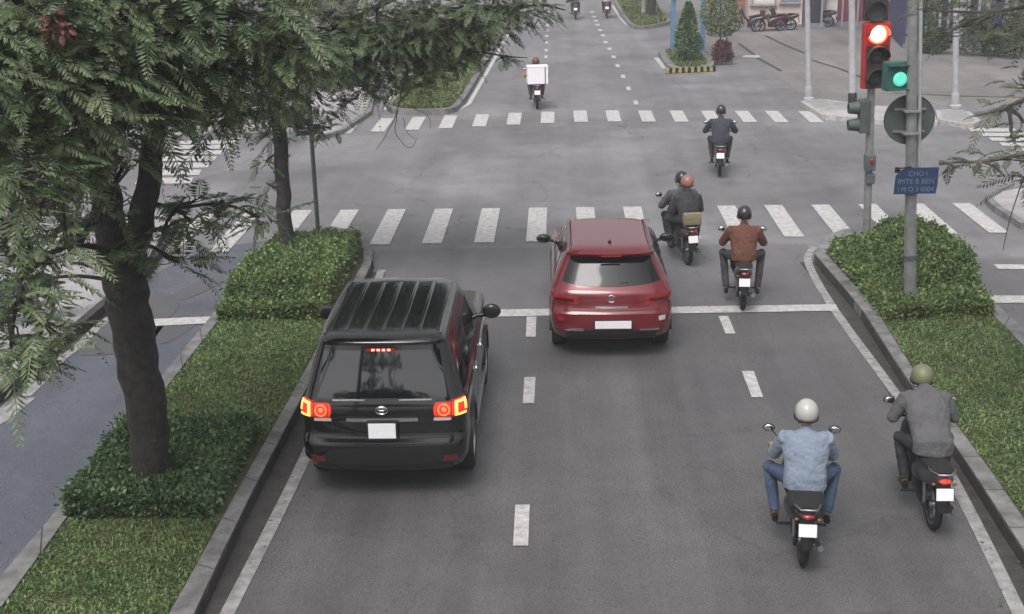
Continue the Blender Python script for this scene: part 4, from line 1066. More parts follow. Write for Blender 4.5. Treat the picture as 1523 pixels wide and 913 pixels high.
bm = B(); patch(bm, HS, lambda t: -.76 + .085 * t, lambda t: .76 - .085 * t, 1.20, 1.70, .006, .012, 16, 10); obj('rear_window', bm, M['glass2'], rt, smooth=40)
bm = B(); box(bm, (0, .285, 1.715), (.34, .03, .035), bev=.006); hl = obj('high_brake_light', bm, M['lamp_red'], rt)
bm = B()
for k in range(4): box(bm, (-.09 + k * .06, .264, 1.716), (.032, .012, .018))
obj('bulbs', bm, M['lamp_core'] if False else mat('lit_red_bulbs', (1, .1, .1), .3, emit=(1, .16, .12), estr=5), hl)
for sg in (-1, 1):
    # side windows
    for (a, b) in ((.55, 1.15), (1.22, 2.05), (2.12, 2.95)):
        bm = B(); patch(bm, HS, lambda t, a=a: sg * (.74 + .28 + a + .06 * t - .12 * t), lambda t, b=b: sg * (.74 + .28 + b - (.42 * t if b > 2.5 else .1 * t)), 1.23, 1.64, .006, .012, 10, 6)
        obj('side_window', bm, M['glass'], rt, smooth=40)
    # tail lamps: wraparound, circle inside
    bm = B(); patch(bm, HS, lambda t: sg * (.60 + .03 * abs(2 * t - 1) ** 3), lambda t: sg * (1.04 - .04 * abs(2 * t - 1) ** 3), lambda u_: .985 + .02 * u_, lambda u_: 1.15 + .03 * u_ - .02 * u_ ** 4, .014, .03, 12, 8); tlm = obj('tail_light', bm, M['lamp_red_on'], rt, smooth=40)
    bm = B()
    patch(bm, HS, sg * .84, sg * 1.0, 1.13, 1.155, .024, .014, 6, 1); patch(bm, HS, sg * .84, sg * .875, 1.02, 1.13, .024, .014, 2, 4); patch(bm, HS, sg * .84, sg * .99, 1.0, 1.02, .024, .014, 6, 1); patch(bm, HS, sg * .97, sg * 1.0, 1.05, 1.13, .024, .014, 2, 3)
    obj('lit_element', bm, M['lamp_core'], tlm, smooth=40)
    c = HS.pt(1.075, sg * .72, .02)
    bm = B()
    for q_ in (.64, .80): patch(bm, HS, sg * q_, sg * (q_ + .006), 1.0, 1.16, .018, .012, 1, 3)
    patch(bm, HS, sg * .62, sg * .84, 1.155, 1.163, .018, .012, 6, 1); patch(bm, HS, sg * .62, sg * .84, 1.0, 1.008, .018, .012, 6, 1); obj('lens_ribs', bm, M['plastic'], tlm)
    bm = B(); lathe(bm, [(-.012, .055), (-.012, .07), (.01, .07), (.01, .055)], 'y', c, 24); ball(bm, c, (.03, .012, .03)); obj('lamp_ring', bm, mat('lit_ring', (1, .2, .1), .3, emit=(1, .16, .05), estr=.8), tlm, smooth=40)
    bm = B(); patch(bm, HS, sg * .60, sg * .80, .955, .983, .016, .03, 8, 2); obj('reversing_light', bm, M['lamp_clear'], tlm, smooth=40)
    bm = B(); patch(bm, HS, sg * .70, sg * .86, .50, .56, .008, .02, 6, 3); obj('reflector', bm, mat('dull_reflector', (.10, .012, .012), .3), rt, smooth=40)
    # mirrors
    bm = B(); ball(bm, (sg * 1.10, 3.22, 1.27), (.125, .07, .10), 16); tube(bm, [(sg * .9, 3.25, 1.2), (sg * 1.05, 3.24, 1.22)], .03); mr = obj('wing_mirror', bm, M['black_paint'], rt, smooth=60)
    bm = B(); ball(bm, (sg * 1.10, 3.165, 1.27), (.10, .02, .08), 16); obj('mirror_glass', bm, M['plastic'], mr, smooth=60)
    # roof rails
    bm = B(); tube(bm, [(sg * .66, .45, 1.85), (sg * .67, .6, 1.895), (sg * .67, 1.6, 1.905), (sg * .66, 2.4, 1.89), (sg * .65, 2.6, 1.85)], .016, 8); obj('roof_rail', bm, M['alloy'], rt, smooth=60)
    # arches, sill, door seams, handles
    for yc in (1.05, 3.95):
        bm = B(); n = 16
        for r0, r1, x0 in ((.0, .41, .955), (.41, .47, .985)):
            v = []
            for j in range(n + 1):
                a = math.pi * j / n; v.append([bm.verts.new((sg * xx, yc + rr * math.cos(a), .38 + rr * math.sin(a))) for rr, xx in ((max(r0, .01), x0 - .08), (max(r0, .01), x0), (r1, x0), (r1, x0 - .08))])
            for i in range(n):
                for k in range(4): bm.faces.new((v[i][k], v[i][(k + 1) % 4], v[i + 1][(k + 1) % 4], v[i + 1][k]))
        obj('wheel_arch', bm, M['plastic'], rt, smooth=40)
    car_wheel(rt, sg * .83, 1.05, .38, .28, sg); car_wheel(rt, sg * .83, 3.95, .38, .28, sg)
    bm = B(); box(bm, (sg * .95, 2.5, .40), (.08, 2.1, .07), bev=.01); obj('running_board', bm, M['alloy'], rt)
    bm = B()
    for yy in (1.25, 2.15, 3.05): patch(bm, HS, sg * (.74 + .3 + yy - .16), sg * (.74 + .3 + yy - .152), .5, 1.22, .0015, .004, 1, 8)
    obj('door_seam', bm, M['rubber'], rt)
    for yy in (1.45, 2.35):
        bm = B(); patch(bm, HS, sg * (.88 + yy), sg * (1.08 + yy), 1.06, 1.085, .03, .02, 3, 1); obj('door_handle', bm, M['chrome'], rt)
bm = B()
for x in (-.42, -.21, 0, .21, .42):
    tube(bm, [(x, .5, 1.868), (x, .6, 1.878), (x, 2.4, 1.878), (x, 2.5, 1.868)], None, 6, ell=[(.022, .008)] * 4)
obj('roof_ribs', bm, M['black_paint'], rt, smooth=60)
bm = B(); patch(bm, HS, -.78, .78, .756, .772, .012, .03, 12, 1); obj('bumper_step', bm, M['plastic'], rt, smooth=40)
bm = B(); patch(bm, HS, -.80, .80, .33, .46, .010, .03, 14, 4); obj('bumper_skirt', bm, M['plastic'], rt, smooth=40)
bm = B()
for q_ in (-.595, .59): patch(bm, HS, q_, q_ + .006, .78, .985, .002, .006, 1, 4)
patch(bm, HS, -.59, .59, .935, .940, .002, .006, 10, 1); obj('tailgate_seam', bm, M['rubber'], rt)
bm = B(); patch(bm, HS, -.42, .42, .955, .99, .03, .03, 12, 2); obj('chrome_strip', bm, M['chrome'], rt, smooth=40)
for a_ in (-.58, .2):
    bm = B(); patch(bm, HS, a_, a_ + .38, 1.175, 1.187, .012, .02, 8, 1); obj('window_trim', bm, M['chrome'], rt, smooth=40)
bm = B()
for rx, rz, cz_ in ((.07, .045, 1.09), (.022, .04, 1.09), (.05, .018, 1.105)):
    n = 24; A = []
    for j in range(n):
        a = 2 * math.pi * j / n; A.append(Vector((rx * math.cos(a), .045, cz_ + rz * math.sin(a))))
    tube(bm, A + [A[0]], .005, 6, cap=False)
obj('emblem', bm, M['chrome'], rt, smooth=60)
bm = B(); box(bm, (0, .01, .86), (.36, .02, .22), bev=.004); pl_ = obj('license_plate', bm, M['plastic'], rt); bm = B(); box(bm, (0, -.003, .865), (.31, .008, .175), bev=.002); obj('plate_face', bm, M['plate'], pl_)
bm = B(); tube(bm, [(.2, .78, 1.735), (.22, .5, 1.74)], .01); tube(bm, [(-.1, .16, 1.30), (.22, .18, 1.27)], .009); obj('rear_wiper', bm, M['plastic'], rt)
bm = B(); box(bm, (0, 1.4, .36), (1.4, 1.6, .2), bev=.05); obj('underbody', bm, M['rubber'], rt)

# ---- red crossover
rows = [(.26, .20, 4.05, .78, .25, .08), (.34, .06, 4.2, .84, .25, .09), (.44, .0, 4.28, .87, .25, .1), (.60, .0, 4.3, .885, .25, .1), (.70, .02, 4.3, .885, .24, .1), (.74, .06, 4.28, .88, .24, .1), (.86, .09, 4.25, .88, .24, .1), (.96, .10, 4.2, .875, .24, .1), (1.00, .12, 4.1, .865, .24, .1),
        (1.03, .15, 3.35, .85, .23, .1), (1.08, .20, 3.25, .82, .23, .09), (1.20, .31, 3.05, .77, .22, .09), (1.34, .44, 2.8, .70, .2, .08), (1.44, .53, 2.62, .65, .19, .08), (1.46, .40, 2.58, .645, .18, .06), (1.50, .38, 2.5, .63, .18, .05), (1.53, .44, 2.42, .59, .17, .05), (1.552, .56, 2.3, .52, .17, .04), (1.56, .7, 2.15, .42, .16, .03)]
red, HR = car('suv', 'red crossover car with a broad white plate stopped ahead of the stop line', Vector((G(908, 440, .9).x, 18.62, 0)), 1.07, rows, M['red_paint'], None); red.name = 'hatchback_car'
rt = red
bm = B(); patch(bm, HR, lambda t: -.74 + .15 * t, lambda t: .74 - .15 * t, lambda u_: 1.07 + .05 * (abs(u_ - .5) * 2) ** 2, 1.43, .006, .012, 16, 10); obj('rear_window', bm, M['glass'], rt, smooth=40)
bm = B(); box(bm, (0, .375, 1.475), (.3, .02, .02), bev=.004); obj('high_brake_light', bm, M['lamp_red'], rt)
for sg in (-1, 1):
    for (a, b) in ((.35, 1.0), (1.06, 1.75), (1.82, 2.5)):
        bm = B(); patch(bm, HR, lambda t, a=a: sg * (.66 + .3 + a + .12 * t), lambda t, b=b: sg * (.66 + .3 + b - (.5 * t if b > 2.2 else .02 * t)), 1.07, 1.38, .006, .012, 10, 6); obj('side_window', bm, M['glass'], rt, smooth=40)
    bm = B(); patch(bm, HR, sg * .50, sg * 1.02, lambda u_: .84 + .03 * u_, lambda u_: .93 + .055 * u_, .012, .03, 14, 5); tlm = obj('tail_light', bm, M['lamp_red'], rt, smooth=40)
    bm = B(); patch(bm, HR, sg * .56, sg * .86, .875, .915, .02, .012, 8, 2); obj('lamp_insert', bm, mat('dark_red_insert', (.06, .008, .01), .15, coat=.5), tlm, smooth=40)
    bm = B(); patch(bm, HR, sg * .70, sg * .80, .60, .66, .010, .02, 4, 2); obj('reflector', bm, M['lamp_clear'] if sg > 0 else M['lamp_red'], rt, smooth=40)
    bm = B(); ball(bm, (sg * 1.0, 2.72, 1.12), (.12, .06, .075), 16); tube(bm, [(sg * .84, 2.78, 1.06), (sg * .95, 2.75, 1.09)], .025); mr = obj('wing_mirror', bm, M['plastic'], rt, smooth=60)
    bm = B(); ball(bm, (sg * 1.0, 2.675, 1.12), (.095, .02, .058), 16); obj('mirror_glass', bm, M['glass'], mr, smooth=60)
    bm = B(); tube(bm, [(sg * .58, .6, 1.53), (sg * .60, .75, 1.57), (sg * .60, 1.7, 1.575), (sg * .585, 2.2, 1.55), (sg * .57, 2.3, 1.52)], .016, 8); obj('roof_rail', bm, M['alloy'], rt, smooth=60)
    for yc in (.85, 3.42):
        bm = B(); n = 16
        for r0, r1, x0 in ((.0, .35, .875), (.35, .41, .90)):
            v = []
            for j in range(n + 1):
                a = math.pi * j / n; v.append([bm.verts.new((sg * xx, yc + rr * math.cos(a), .33 + rr * math.sin(a))) for rr, xx in ((max(r0, .01), x0 - .08), (max(r0, .01), x0), (r1, x0), (r1, x0 - .08))])
            for i in range(n):
                for k in range(4): bm.faces.new((v[i][k], v[i][(k + 1) % 4], v[i + 1][(k + 1) % 4], v[i + 1][k]))
        obj('wheel_arch', bm, M['plastic'], rt, smooth=40)
        car_wheel(rt, sg * .755, yc, .335, .22, sg)
    bm = B()
    for yy in (1.05, 1.85, 2.65): patch(bm, HR, sg * (.66 + .38 + yy - .2), sg * (.66 + .38 + yy - .192), .42, 1.06, .0015, .004, 1, 8)
    obj('door_seam', bm, M['rubber'], rt)
bm = B(); patch(bm, HR, -.66, .66, .30, .47, .012, .03, 14, 3); obj('bumper_skirt', bm, M['plastic'], rt, smooth=40)
for a_ in (-.70, .42):
    bm = B(); patch(bm, HR, a_, a_ + .28, .465, .485, .02, .03, 8, 1); obj('bumper_trim', bm, M['chrome'], rt, smooth=40)
bm = B(); patch(bm, HR, -.24, .24, .78, .81, .012, .02, 8, 1); obj('tailgate_handle', bm, M['chrome'], rt, smooth=40)
bm = B()
n = 20; A = [Vector((.055 * math.cos(2 * math.pi * j / n), .095, .92 + .05 * math.sin(2 * math.pi * j / n))) for j in range(n)]
tube(bm, A + [A[0]], .006, 6, cap=False); box(bm, (-.02, .092, .92), (.01, .01, .06)); box(bm, (.02, .092, .92), (.01, .01, .06)); box(bm, (0, .092, .92), (.04, .01, .01)); obj('emblem', bm, M['chrome'], rt)
bm = B(); box(bm, (.02, -.012, .565), (.56, .016, .14), bev=.004); pl_ = obj('license_plate', bm, M['plastic'], rt); bm = B(); box(bm, (.02, -.024, .565), (.52, .008, .115), bev=.002); obj('plate_face', bm, M['plate'], pl_)
bm = B(); tube(bm, [(.02, .22, 1.09), (.25, .24, 1.12)], .01); obj('rear_wiper', bm, M['plastic'], rt)
bm = B(); tube(bm, [(0, .85, 1.56), (0, .80, 1.60)], [.03, .006], 8, ell=[(.03, .03), (.006, .02)]); obj('antenna', bm, M['plastic'], rt)
bm = B(); patch(bm, HR, -.50, .50, .700, .706, .003, .006, 14, 1); patch(bm, HR, -.75, .75, .745, .750, .003, .006, 14, 1); obj('tailgate_seam', bm, M['rubber'], rt)
bm = B(); box(bm, (0, 1.3, .32), (1.2, 1.4, .2), bev=.05); obj('underbody', bm, M['rubber'], rt)

# ------------------------------------------------------------------ motorbikes (origin: ground under rear axle, +y forward)
def motorbike(label, loc_, rz, body_m, group, lean=0.0, seatz=.78, plate_m=None, light_on=False, style=0, wd=1.0, name='motorbike', cat='motorbike', simple=False):
    root = empty(name, loc_, rz, label, cat, group); root.rotation_euler = (0, lean, rz)
    r = .285
    def wheel(y):
        bm = B(); lathe(bm, [(-.03, r - .07), (-.045, r - .045), (-.035, r - .012), (0, r), (.035, r - .012), (.045, r - .045), (.03, r - .07)], 'x', (0, y, r), 28); wh = obj('wheel', bm, M['rubber'], root, smooth=60)
        bm = B(); lathe(bm, [(-.035, r - .065), (-.03, r - .09), (.03, r - .09), (.035, r - .065)], 'x', (0, y, r), 28); lathe(bm, [(-.06, .001), (-.06, .06), (.06, .06), (.06, .001)], 'x', (0, y, r), 16, closed=False)
        for k in range(5):
            a = k * 2 * math.pi / 5; box(bm, (0, y + math.cos(a) * .115, r + math.sin(a) * .115), (.03, .035, .15), Matrix.Rotation(a - math.pi / 2, 3, 'X'))
        obj('rim', bm, M['alloy'], wh, smooth=40)
    wheel(0); wheel(1.24)
    # tail cowl and side panels
    bm = B(); tube(bm, [(0, -.36, .74), (0, -.25, .72), (0, -.05, .66), (0, .2, .6), (0, .45, .52), (0, .6, .42)], None, 16, ell=[(.05 * wd, .05), (.12 * wd, .09), (.15 * wd, .13), (.16 * wd, .15), (.15 * wd, .16), (.11, .12)], up=Vector((0, 0, 1)))
    obj('body_panel', bm, body_m, root, smooth=60)
    bm = B(); tube(bm, [(0, -.30, .80), (0, -.2, seatz + .03), (0, .1, seatz + .01), (0, .35, seatz - .03), (0, .58, seatz - .06)], None, 14, ell=[(.07 * wd, .025), (.14 * wd, .05), (.15 * wd, .055), (.14, .05), (.08, .035)]); obj('seat', bm, M['rubber'], root, smooth=60)
    # engine + swingarm
    bm = B(); box(bm, (0, .42, .33), (.2, .42, .2), bev=.04); box(bm, (.09, .16, .29), (.035, .42, .06), bev=.01); box(bm, (-.09, .16, .29), (.05, .46, .1), bev=.02); tube(bm, [(0, .5, .45), (0, .8, .75), (0, .88, .95)], .05, 10); obj('engine', bm, M['plastic'], root, smooth=40)
    # rear shock absorbers
    for sg in (-1, 1):
        bm = B(); tube(bm, [(sg * .105, -.0, .3), (sg * .105, .06, .62)], .022, 8); obj('shock_absorber', bm, M['alloy'], root, smooth=60)
    # exhaust
    bm = B(); tube(bm, [(.12, .55, .2), (.14, .3, .22), (.145, .1, .27), (.15, -.25, .34), (.15, -.3, .35)], [.02, .025, .045, .05, .035], 12); obj('exhaust', bm, M['alloy'], root, smooth=60)
    # rear mudguard + plate bracket
    bm = B(); v = []
    pts = [(0, -.33, .70), (0, -.36, .6), (0, -.38, .48), (0, -.40, .38)]
    tube(bm, pts, None, 10, ell=[(.07, .03), (.075, .015), (.065, .012), (.055, .01)], up=Vector((0, 1, 0))); 
    n = 10
    for j in range(n): 
        pass
    obj('mudguard', bm, M['plastic'], root, smooth=60)
    bm = B(); box(bm, (0, -.385, .60), (.20, .012, .15), Matrix.Rotation(R(-14), 3, 'X'), .004); pf = obj('license_plate', bm, M['plastic'], root)
    bm = B(); box(bm, (0, -.393, .602), (.185, .008, .135), Matrix.Rotation(R(-14), 3, 'X'), .002); obj('plate_face', bm, plate_m or M['plate'], pf)
    bm = B(); ball(bm, (0, -.36, .745), (.07, .035, .028), 14); obj('tail_light', bm, M['lamp_red_on'] if light_on else M['lamp_red'], root, smooth=60)
    for sg in (-1, 1):
        bm = B(); ball(bm, (sg * .115, -.33, .70), (.024, .022, .016), 10); obj('turn_signal', bm, mat('amber_lens', (.22, .09, .03), .25) if sg == -1 and 'amber_lens' not in bpy.data.materials else bpy.data.materials['amber_lens'], root, smooth=60)
    bm = B(); tube(bm, [(-.12, -.02, .80), (-.13, -.25, .82), (-.08, -.38, .83), (.08, -.38, .83), (.13, -.25, .82), (.12, -.02, .80)], .013, 8); obj('grab_rail', bm, M['alloy'], root, smooth=60)
    # front: leg shield, fork, mudguard, headlight
    bm = B(); tube(bm, [(0, .98, 1.0), (0, .98, .88), (0, .93, .7), (0, .88, .5), (0, .82, .36)], None, 16, ell=[(.05, .09), (.06, .16), (.05, .2), (.045, .18), (.04, .1)], up=Vector((1, 0, 0))); obj('leg_shield', bm, body_m, root, smooth=60)
    for sg in (-1, 1):
        bm = B(); tube(bm, [(sg * .07, 1.02, .75), (sg * .07, 1.24, .285)], .02, 8); obj('fork', bm, M['chrome'], root, smooth=60)
    bm = B(); pts = [(0, 1.24 + .32 * math.cos(a), .285 + .32 * math.sin(a)) for a in [R(q) for q in (20, 45, 70, 95, 120, 145)]]; tube(bm, pts, None, 8, ell=[(.02, .012), (.055, .02), (.065, .022), (.065, .022), (.055, .018), (.03, .012)], up=Vector((0, 0, 1)).cross(Vector((0, 1, 0)))); obj('front_mudguard', bm, body_m, root, smooth=60)
    bm = B(); tube(bm, [(-.34, .84, .99), (-.2, .89, 1.0), (0, .93, .98), (.2, .89, 1.0), (.34, .84, .99)], .014, 10); hb_ = obj('handlebar', bm, M['plastic'], root, smooth=60)
    bm = B(); tube(bm, [(-.35, .835, .99), (-.23, .88, 1.0)], .02, 10); tube(bm, [(.35, .835, .99), (.23, .88, 1.0)], .02, 10); tube(bm, [(.2, .93, .995), (.33, .91, .985)], .007, 6); tube(bm, [(-.2, .93, .995), (-.33, .91, .985)], .007, 6); obj('grip', bm, M['rubber'], hb_, smooth=60)
    bm = B(); ball(bm, (0, .96, 1.0), (.15, .11, .08), 14); ball(bm, (0, 1.05, .97), (.1, .05, .06), 12); obj('headlight_cowl', bm, body_m, root, smooth=60)
    for sg in (-1, 1):
        bm = B(); tube(bm, [(sg * .2, .9, 1.0), (sg * .27, .9, 1.1), (sg * .33, .88, 1.18)], .007, 6); ball(bm, (sg * .36, .87, 1.21), (.07, .025, .048), 14); mr = obj('mirror', bm, M['plastic'], root, smooth=60)
        bm = B(); ball(bm, (sg * .36, .852, 1.21), (.06, .012, .04), 12); obj('mirror_glass', bm, M['chrome'], mr, smooth=60)
        bm = B(); tube(bm, [(sg * .1, .38, .28), (sg * .27, .38, .28)], .017, 8); obj('footpeg', bm, M['rubber'], root, smooth=60)
    return root

# ------------------------------------------------------------------ people
FT = bpy.data.textures.new('cloth_folds', 'CLOUDS'); FT.noise_scale = .07; FT.noise_depth = 2
def soft(name, bm, m, parent, voxel=.011, smooth_it=6, fold=0.0):
    o = obj(name, bm, m, parent)
    md = o.modifiers.new('remesh', 'REMESH'); md.mode = 'VOXEL'; md.voxel_size = voxel; md.use_smooth_shade = True
    if smooth_it:
        sm = o.modifiers.new('smooth', 'SMOOTH'); sm.factor = .5; sm.iterations = smooth_it
    if fold:
        dp = o.modifiers.new('folds', 'DISPLACE'); dp.texture = FT; dp.strength = fold; dp.mid_level = .5; dp.texture_coords = 'GLOBAL'
    return o
def cloth(name, col, col2=None, v=.2):
    return mat(name, col, .85, col2=col2 or tuple(c * (1 + v) for c in col), vscale=5, bump=1.0, bscale=13)
def person(label, loc_, rz, jacket, trousers, helmet, group=None, seat=(0, .22, .80), knee=.20, hand=(.31, .845, 1.0), torso_lean=.12, shoe=None, foot=(.19, .47, .30), head_turn=0.0, helmet_m=None, lean=0.0, bulk=1.0, hem=0.0, head_fwd=0.0, head_dz=0.0, passenger=False, elbow_out=.13):
    root = empty('person', loc_, rz, label, 'person', group); root.rotation_euler = (0, lean, rz)
    hip = Vector(seat) + Vector((0, 0, .10)); chest = hip + Vector((0, torso_lean * .75, .30)); sh = hip + Vector((0, torso_lean * 1.05, .47)); neck = sh + Vector((0, .03 + head_fwd * .3, .06)); head = sh + Vector((0, .07 + head_fwd, .205 + head_dz))
    def hands(bm, hp_, sg):
        # palm over the grip, four fingers curled round it, thumb from the side
        ball(bm, hp_ + Vector((sg * .0, -.03, .025)), (.043, .05, .018), 10)
        for k in range(4):
            x = hp_.x + sg * (-.033 + k * .022); L = (.9, 1.0, .96, .8)[k]
            p0 = Vector((x, hp_.y + .0, hp_.z + .032)); tube(bm, [p0, p0 + Vector((0, .03 * L, -.002)), p0 + Vector((0, .043 * L, -.028 * L)), p0 + Vector((0, .028 * L, -.052 * L))], [.0105, .0100, .0095, .0085], 7)
        q = hp_ + Vector((-sg * .04, -.03, .015)); tube(bm, [q, q + Vector((-sg * .018, .018, -.012)), q + Vector((-sg * .012, .04, -.032))], [.012, .011, .009], 7)
    S = {}
    for sg in (-1, 1):
        shd = sh + Vector((sg * .185 * bulk, 0, -.025)); hd = Vector((sg * hand[0], hand[1], hand[2])); wr = hd + Vector((-sg * .0, -.085, .03))
        el = (shd + wr) / 2 + Vector((sg * elbow_out, -.03, -.13))
        hipj = hip + Vector((sg * .10, .03, -.02)); ft = Vector((sg * foot[0], foot[1], foot[2])); ank = ft + Vector((0, -.03, .07))
        kn = Vector((sg * knee, hip.y + .40, hip.z - .06))
        S[sg] = (shd, el, wr, hd, hipj, kn, ank, ft)
    # body
    bm = B()
    tube(bm, [hip - Vector((0, 0, .07)), hip, hip.lerp(chest, .5), chest, sh, neck], None, 16, ell=[(.13, .10), (.155, .115), (.135, .10), (.14, .10), (.09, .07), (.05, .05)], up=Vector((0, 1, 0)))
    tube(bm, [neck - Vector((0, 0, .05)), head - Vector((0, .01, .06))], [.055, .05], 12)
    ball(bm, head, (.078, .098, .115), 18); ball(bm, head + Vector((0, .05, -.07)), (.05, .05, .05), 12)
    tube(bm, [head + Vector((0, .095, .02)), head + Vector((0, .122, -.02)), head + Vector((0, .095, -.03))], [.008, .014, .01], 8)   # nose
    for sg in (-1, 1):
        ball(bm, head + Vector((sg * .08, -.005, -.01)), (.014, .025, .032), 8); ball(bm, head + Vector((sg * .032, .09, .015)), (.014, .01, .009), 8)
    ball(bm, head + Vector((0, .094, -.058)), (.026, .01, .009), 8)
    for sg in (-1, 1):
        shd, el, wr, hd, hipj, kn, ank, ft = S[sg]
        tube(bm, [shd, shd.lerp(el, .4), el, el.lerp(wr, .4), wr], [.045, .045, .04, .038, .028], 10); ball(bm, shd + Vector((-sg * .04, 0, -.02)), .045, 10)
        tube(bm, [wr, hd + Vector((0, -.04, .028))], None, 8, ell=[(.03, .022), (.038, .02)]); hands(bm, hd, sg)
        tube(bm, [hipj, hipj.lerp(kn, .5), kn, kn.lerp(ank, .35), ank], [.085, .075, .058, .055, .038], 10); ball(bm, kn, .06, 10)
        tube(bm, [ank, ft + Vector((0, .0, .03)), ft + Vector((0, .13, .0))], [.04, .038, .025], 8)
    soft('body', bm, M['skin'], root, .0085, 3)
    # jacket
    bm = B(); b_ = bulk
    hemz = .03 + hem
    tube(bm, [hip - Vector((0, .02, hemz)), hip + Vector((0, -.015, .04)), hip.lerp(chest, .45) + Vector((0, -.02, 0)), chest + Vector((0, -.01, 0)), sh + Vector((0, 0, -.05)), sh + Vector((0, .005, .015)), neck + Vector((0, 0, -.015))], None, 22,
         ell=[(.205 * b_, .155), (.205 * b_, .15), (.20 * b_, .145), (.225 * b_, .155), (.215 * b_, .13), (.15, .10), (.066, .062)], up=Vector((0, 1, 0)))
    for sg in (-1, 1):
        shd, el, wr, hd, *_ = S[sg]
        ball(bm, shd + Vector((-sg * .04, 0, -.015)), (.09, .085, .075), 12)
        tube(bm, [shd, shd.lerp(el, .5), el, el.lerp(wr, .5), wr + (el - wr).normalized() * .02], [.088, .082, .072, .060, .046], 12); ball(bm, el, .068, 10)
    tube(bm, [neck + Vector((0, -.01, -.03)), neck + Vector((0, 0, .03))], [.075, .062], 14)
    soft('jacket', bm, jacket, root, .012, 9, fold=.02)
    # trousers
    bm = B(); tube(bm, [hip - Vector((0, 0, .1)), hip + Vector((0, 0, .06))], None, 18, ell=[(.16 * b_, .13), (.165 * b_, .12)], up=Vector((0, 1, 0)))
    for sg in (-1, 1):
        shd, el, wr, hd, hipj, kn, ank, ft = S[sg]
        tube(bm, [hipj, hipj.lerp(kn, .5), kn, kn.lerp(ank, .4), ank + Vector((0, 0, .02))], [.105, .092, .078, .07, .058], 12); ball(bm, kn, .08, 10); ball(bm, hipj, .11, 10)
    soft('trousers', bm, trousers, root, .013, 4, fold=.02)
    for sg in (-1, 1):
        bm = B(); ft = S[sg][7]; tube(bm, [ft + Vector((0, -.09, .015)), ft + Vector((0, -.02, .03)), ft + Vector((0, .09, .012)), ft + Vector((0, .17, .0))], None, 12, ell=[(.035, .04), (.042, .05), (.045, .035), (.03, .02)], up=Vector((0, 0, 1)))
        obj('shoe', bm, shoe or M['plastic'], root, smooth=60)
    # helmet: open face shell with rim, ear flaps
    if helmet:
        bm = B(); hc = head + Vector((0, -.005, .03)); n = 24; rings = []
        for i in range(13):
            a = math.pi / 2 * (1 - i / 12 * 1.32)
            rr = .132 * math.cos(a) if i else .001; ring = []
            for j in range(n):
                t = 2 * math.pi * j / n
                z = .142 * math.sin(a)
                if i > 8: z += .06 * max(0, math.sin(t)) * (i - 8) / 4       # higher over the face
                ring.append(bm.verts.new(hc + Vector((rr * math.cos(t) * .95, rr * math.sin(t) * 1.1, z))))
            rings.append(ring)
        for A, Bq in zip(rings[:-1], rings[1:]):
            for j in range(n): bm.faces.new((A[j], A[(j + 1) % n], Bq[(j + 1) % n], Bq[j]))
        he = obj('helmet', bm, helmet, root, smooth=60); so_ = he.modifiers.new('solid', 'SOLIDIFY'); so_.thickness = .012; so_.offset = -1
        bm = B(); pts = [hc + Vector((.126 * math.cos(2 * math.pi * j / n), .142 * math.sin(2 * math.pi * j / n), -.068 + .06 * max(0, math.sin(2 * math.pi * j / n)))) for j in range(n + 1)]
        tube(bm, pts, .008, 6, cap=False); obj('helmet_rim', bm, M['plastic'], he, smooth=60)
        bm = B()
        for sg in (-1, 1): tube(bm, [hc + Vector((sg * .11, .01, -.06)), head + Vector((sg * .075, .04, -.12)), head + Vector((0, .06, -.135))], .006, 5)
        obj('chin_strap', bm, M['plastic'], he, smooth=60)
    else:
        bm = B(); ball(bm, head + Vector((0, -.02, .03)), (.09, .1, .105), 18); obj('hair', bm, M['rubber'], root, smooth=60)
    return root
mp = dict(black=mat('black_gloss_plastic', (.012, .012, .013), .3, coat=.4), red=mat('red_gloss_plastic', (.22, .012, .012), .3, coat=.4), silver=mat('silver_plastic', (.25, .25, .26), .4, metal=.3), grey=mat('dark_grey_plastic', (.045, .045, .05), .4, coat=.3), darkred=mat('maroon_gloss_plastic', (.09, .012, .02), .3, coat=.4))
GB = 'motorbikes waiting or riding ahead on the road'; GPp = 'riders on motorbikes'
denim = cloth('pale_denim', (.19, .235, .30), (.235, .285, .35)); jeans = cloth('blue_jeans', (.035, .06, .11), (.06, .09, .15)); greyshirt = cloth('grey_shirt', (.085, .085, .088), (.12, .12, .122)); blackc = cloth('black_trousers', (.016, .016, .018), (.028, .028, .03))
brown = cloth('rust_brown_jacket', (.11, .042, .025), (.15, .058, .034)); darkg = cloth('dark_grey_cloth', (.03, .03, .034), (.05, .05, .055)); midg = cloth('slate_jacket', (.06, .06, .072), (.09, .09, .105)); navy = cloth('dark_blue_jacket', (.03, .036, .05), (.05, .055, .075)); khaki = cloth('khaki_trousers', (.09, .075, .055)); olive = cloth('olive_jacket', (.06, .065, .04)); pink = cloth('pale_pink_shirt', (.45, .33, .34)); salmon = cloth('orange_shirt', (.38, .16, .08))
hm = dict(white=mat('pale_helmet', (.46, .45, .42), .35, coat=.3, var=.06, vscale=6), olive=mat('olive_helmet', (.17, .18, .10), .45, var=.1), dark=mat('dark_helmet', (.02, .02, .022), .3, coat=.5), pink=mat('dusty_pink_helmet', (.30, .15, .13), .4, var=.1), brown=mat('brown_helmet', (.14, .06, .04), .4))
A_ = G(1193, 838); motorbike('dark scooter carrying the rider in a pale denim shirt', A_, -R(6), mp['black'], GB, style=1, wd=1.3)
person('rider in pale blue denim shirt and jeans with a pale grey helmet', A_, -R(6), denim, jeans, hm['white'], GPp, knee=.35, foot=(.28, .47, .31), bulk=1.12, hem=.06, elbow_out=.055)
B_ = G(1385, 784); motorbike('black motorbike with a lit red tail light close to the right kerb', A_ * 0 + B_, R(-1), mp['grey'], GB, light_on=True)
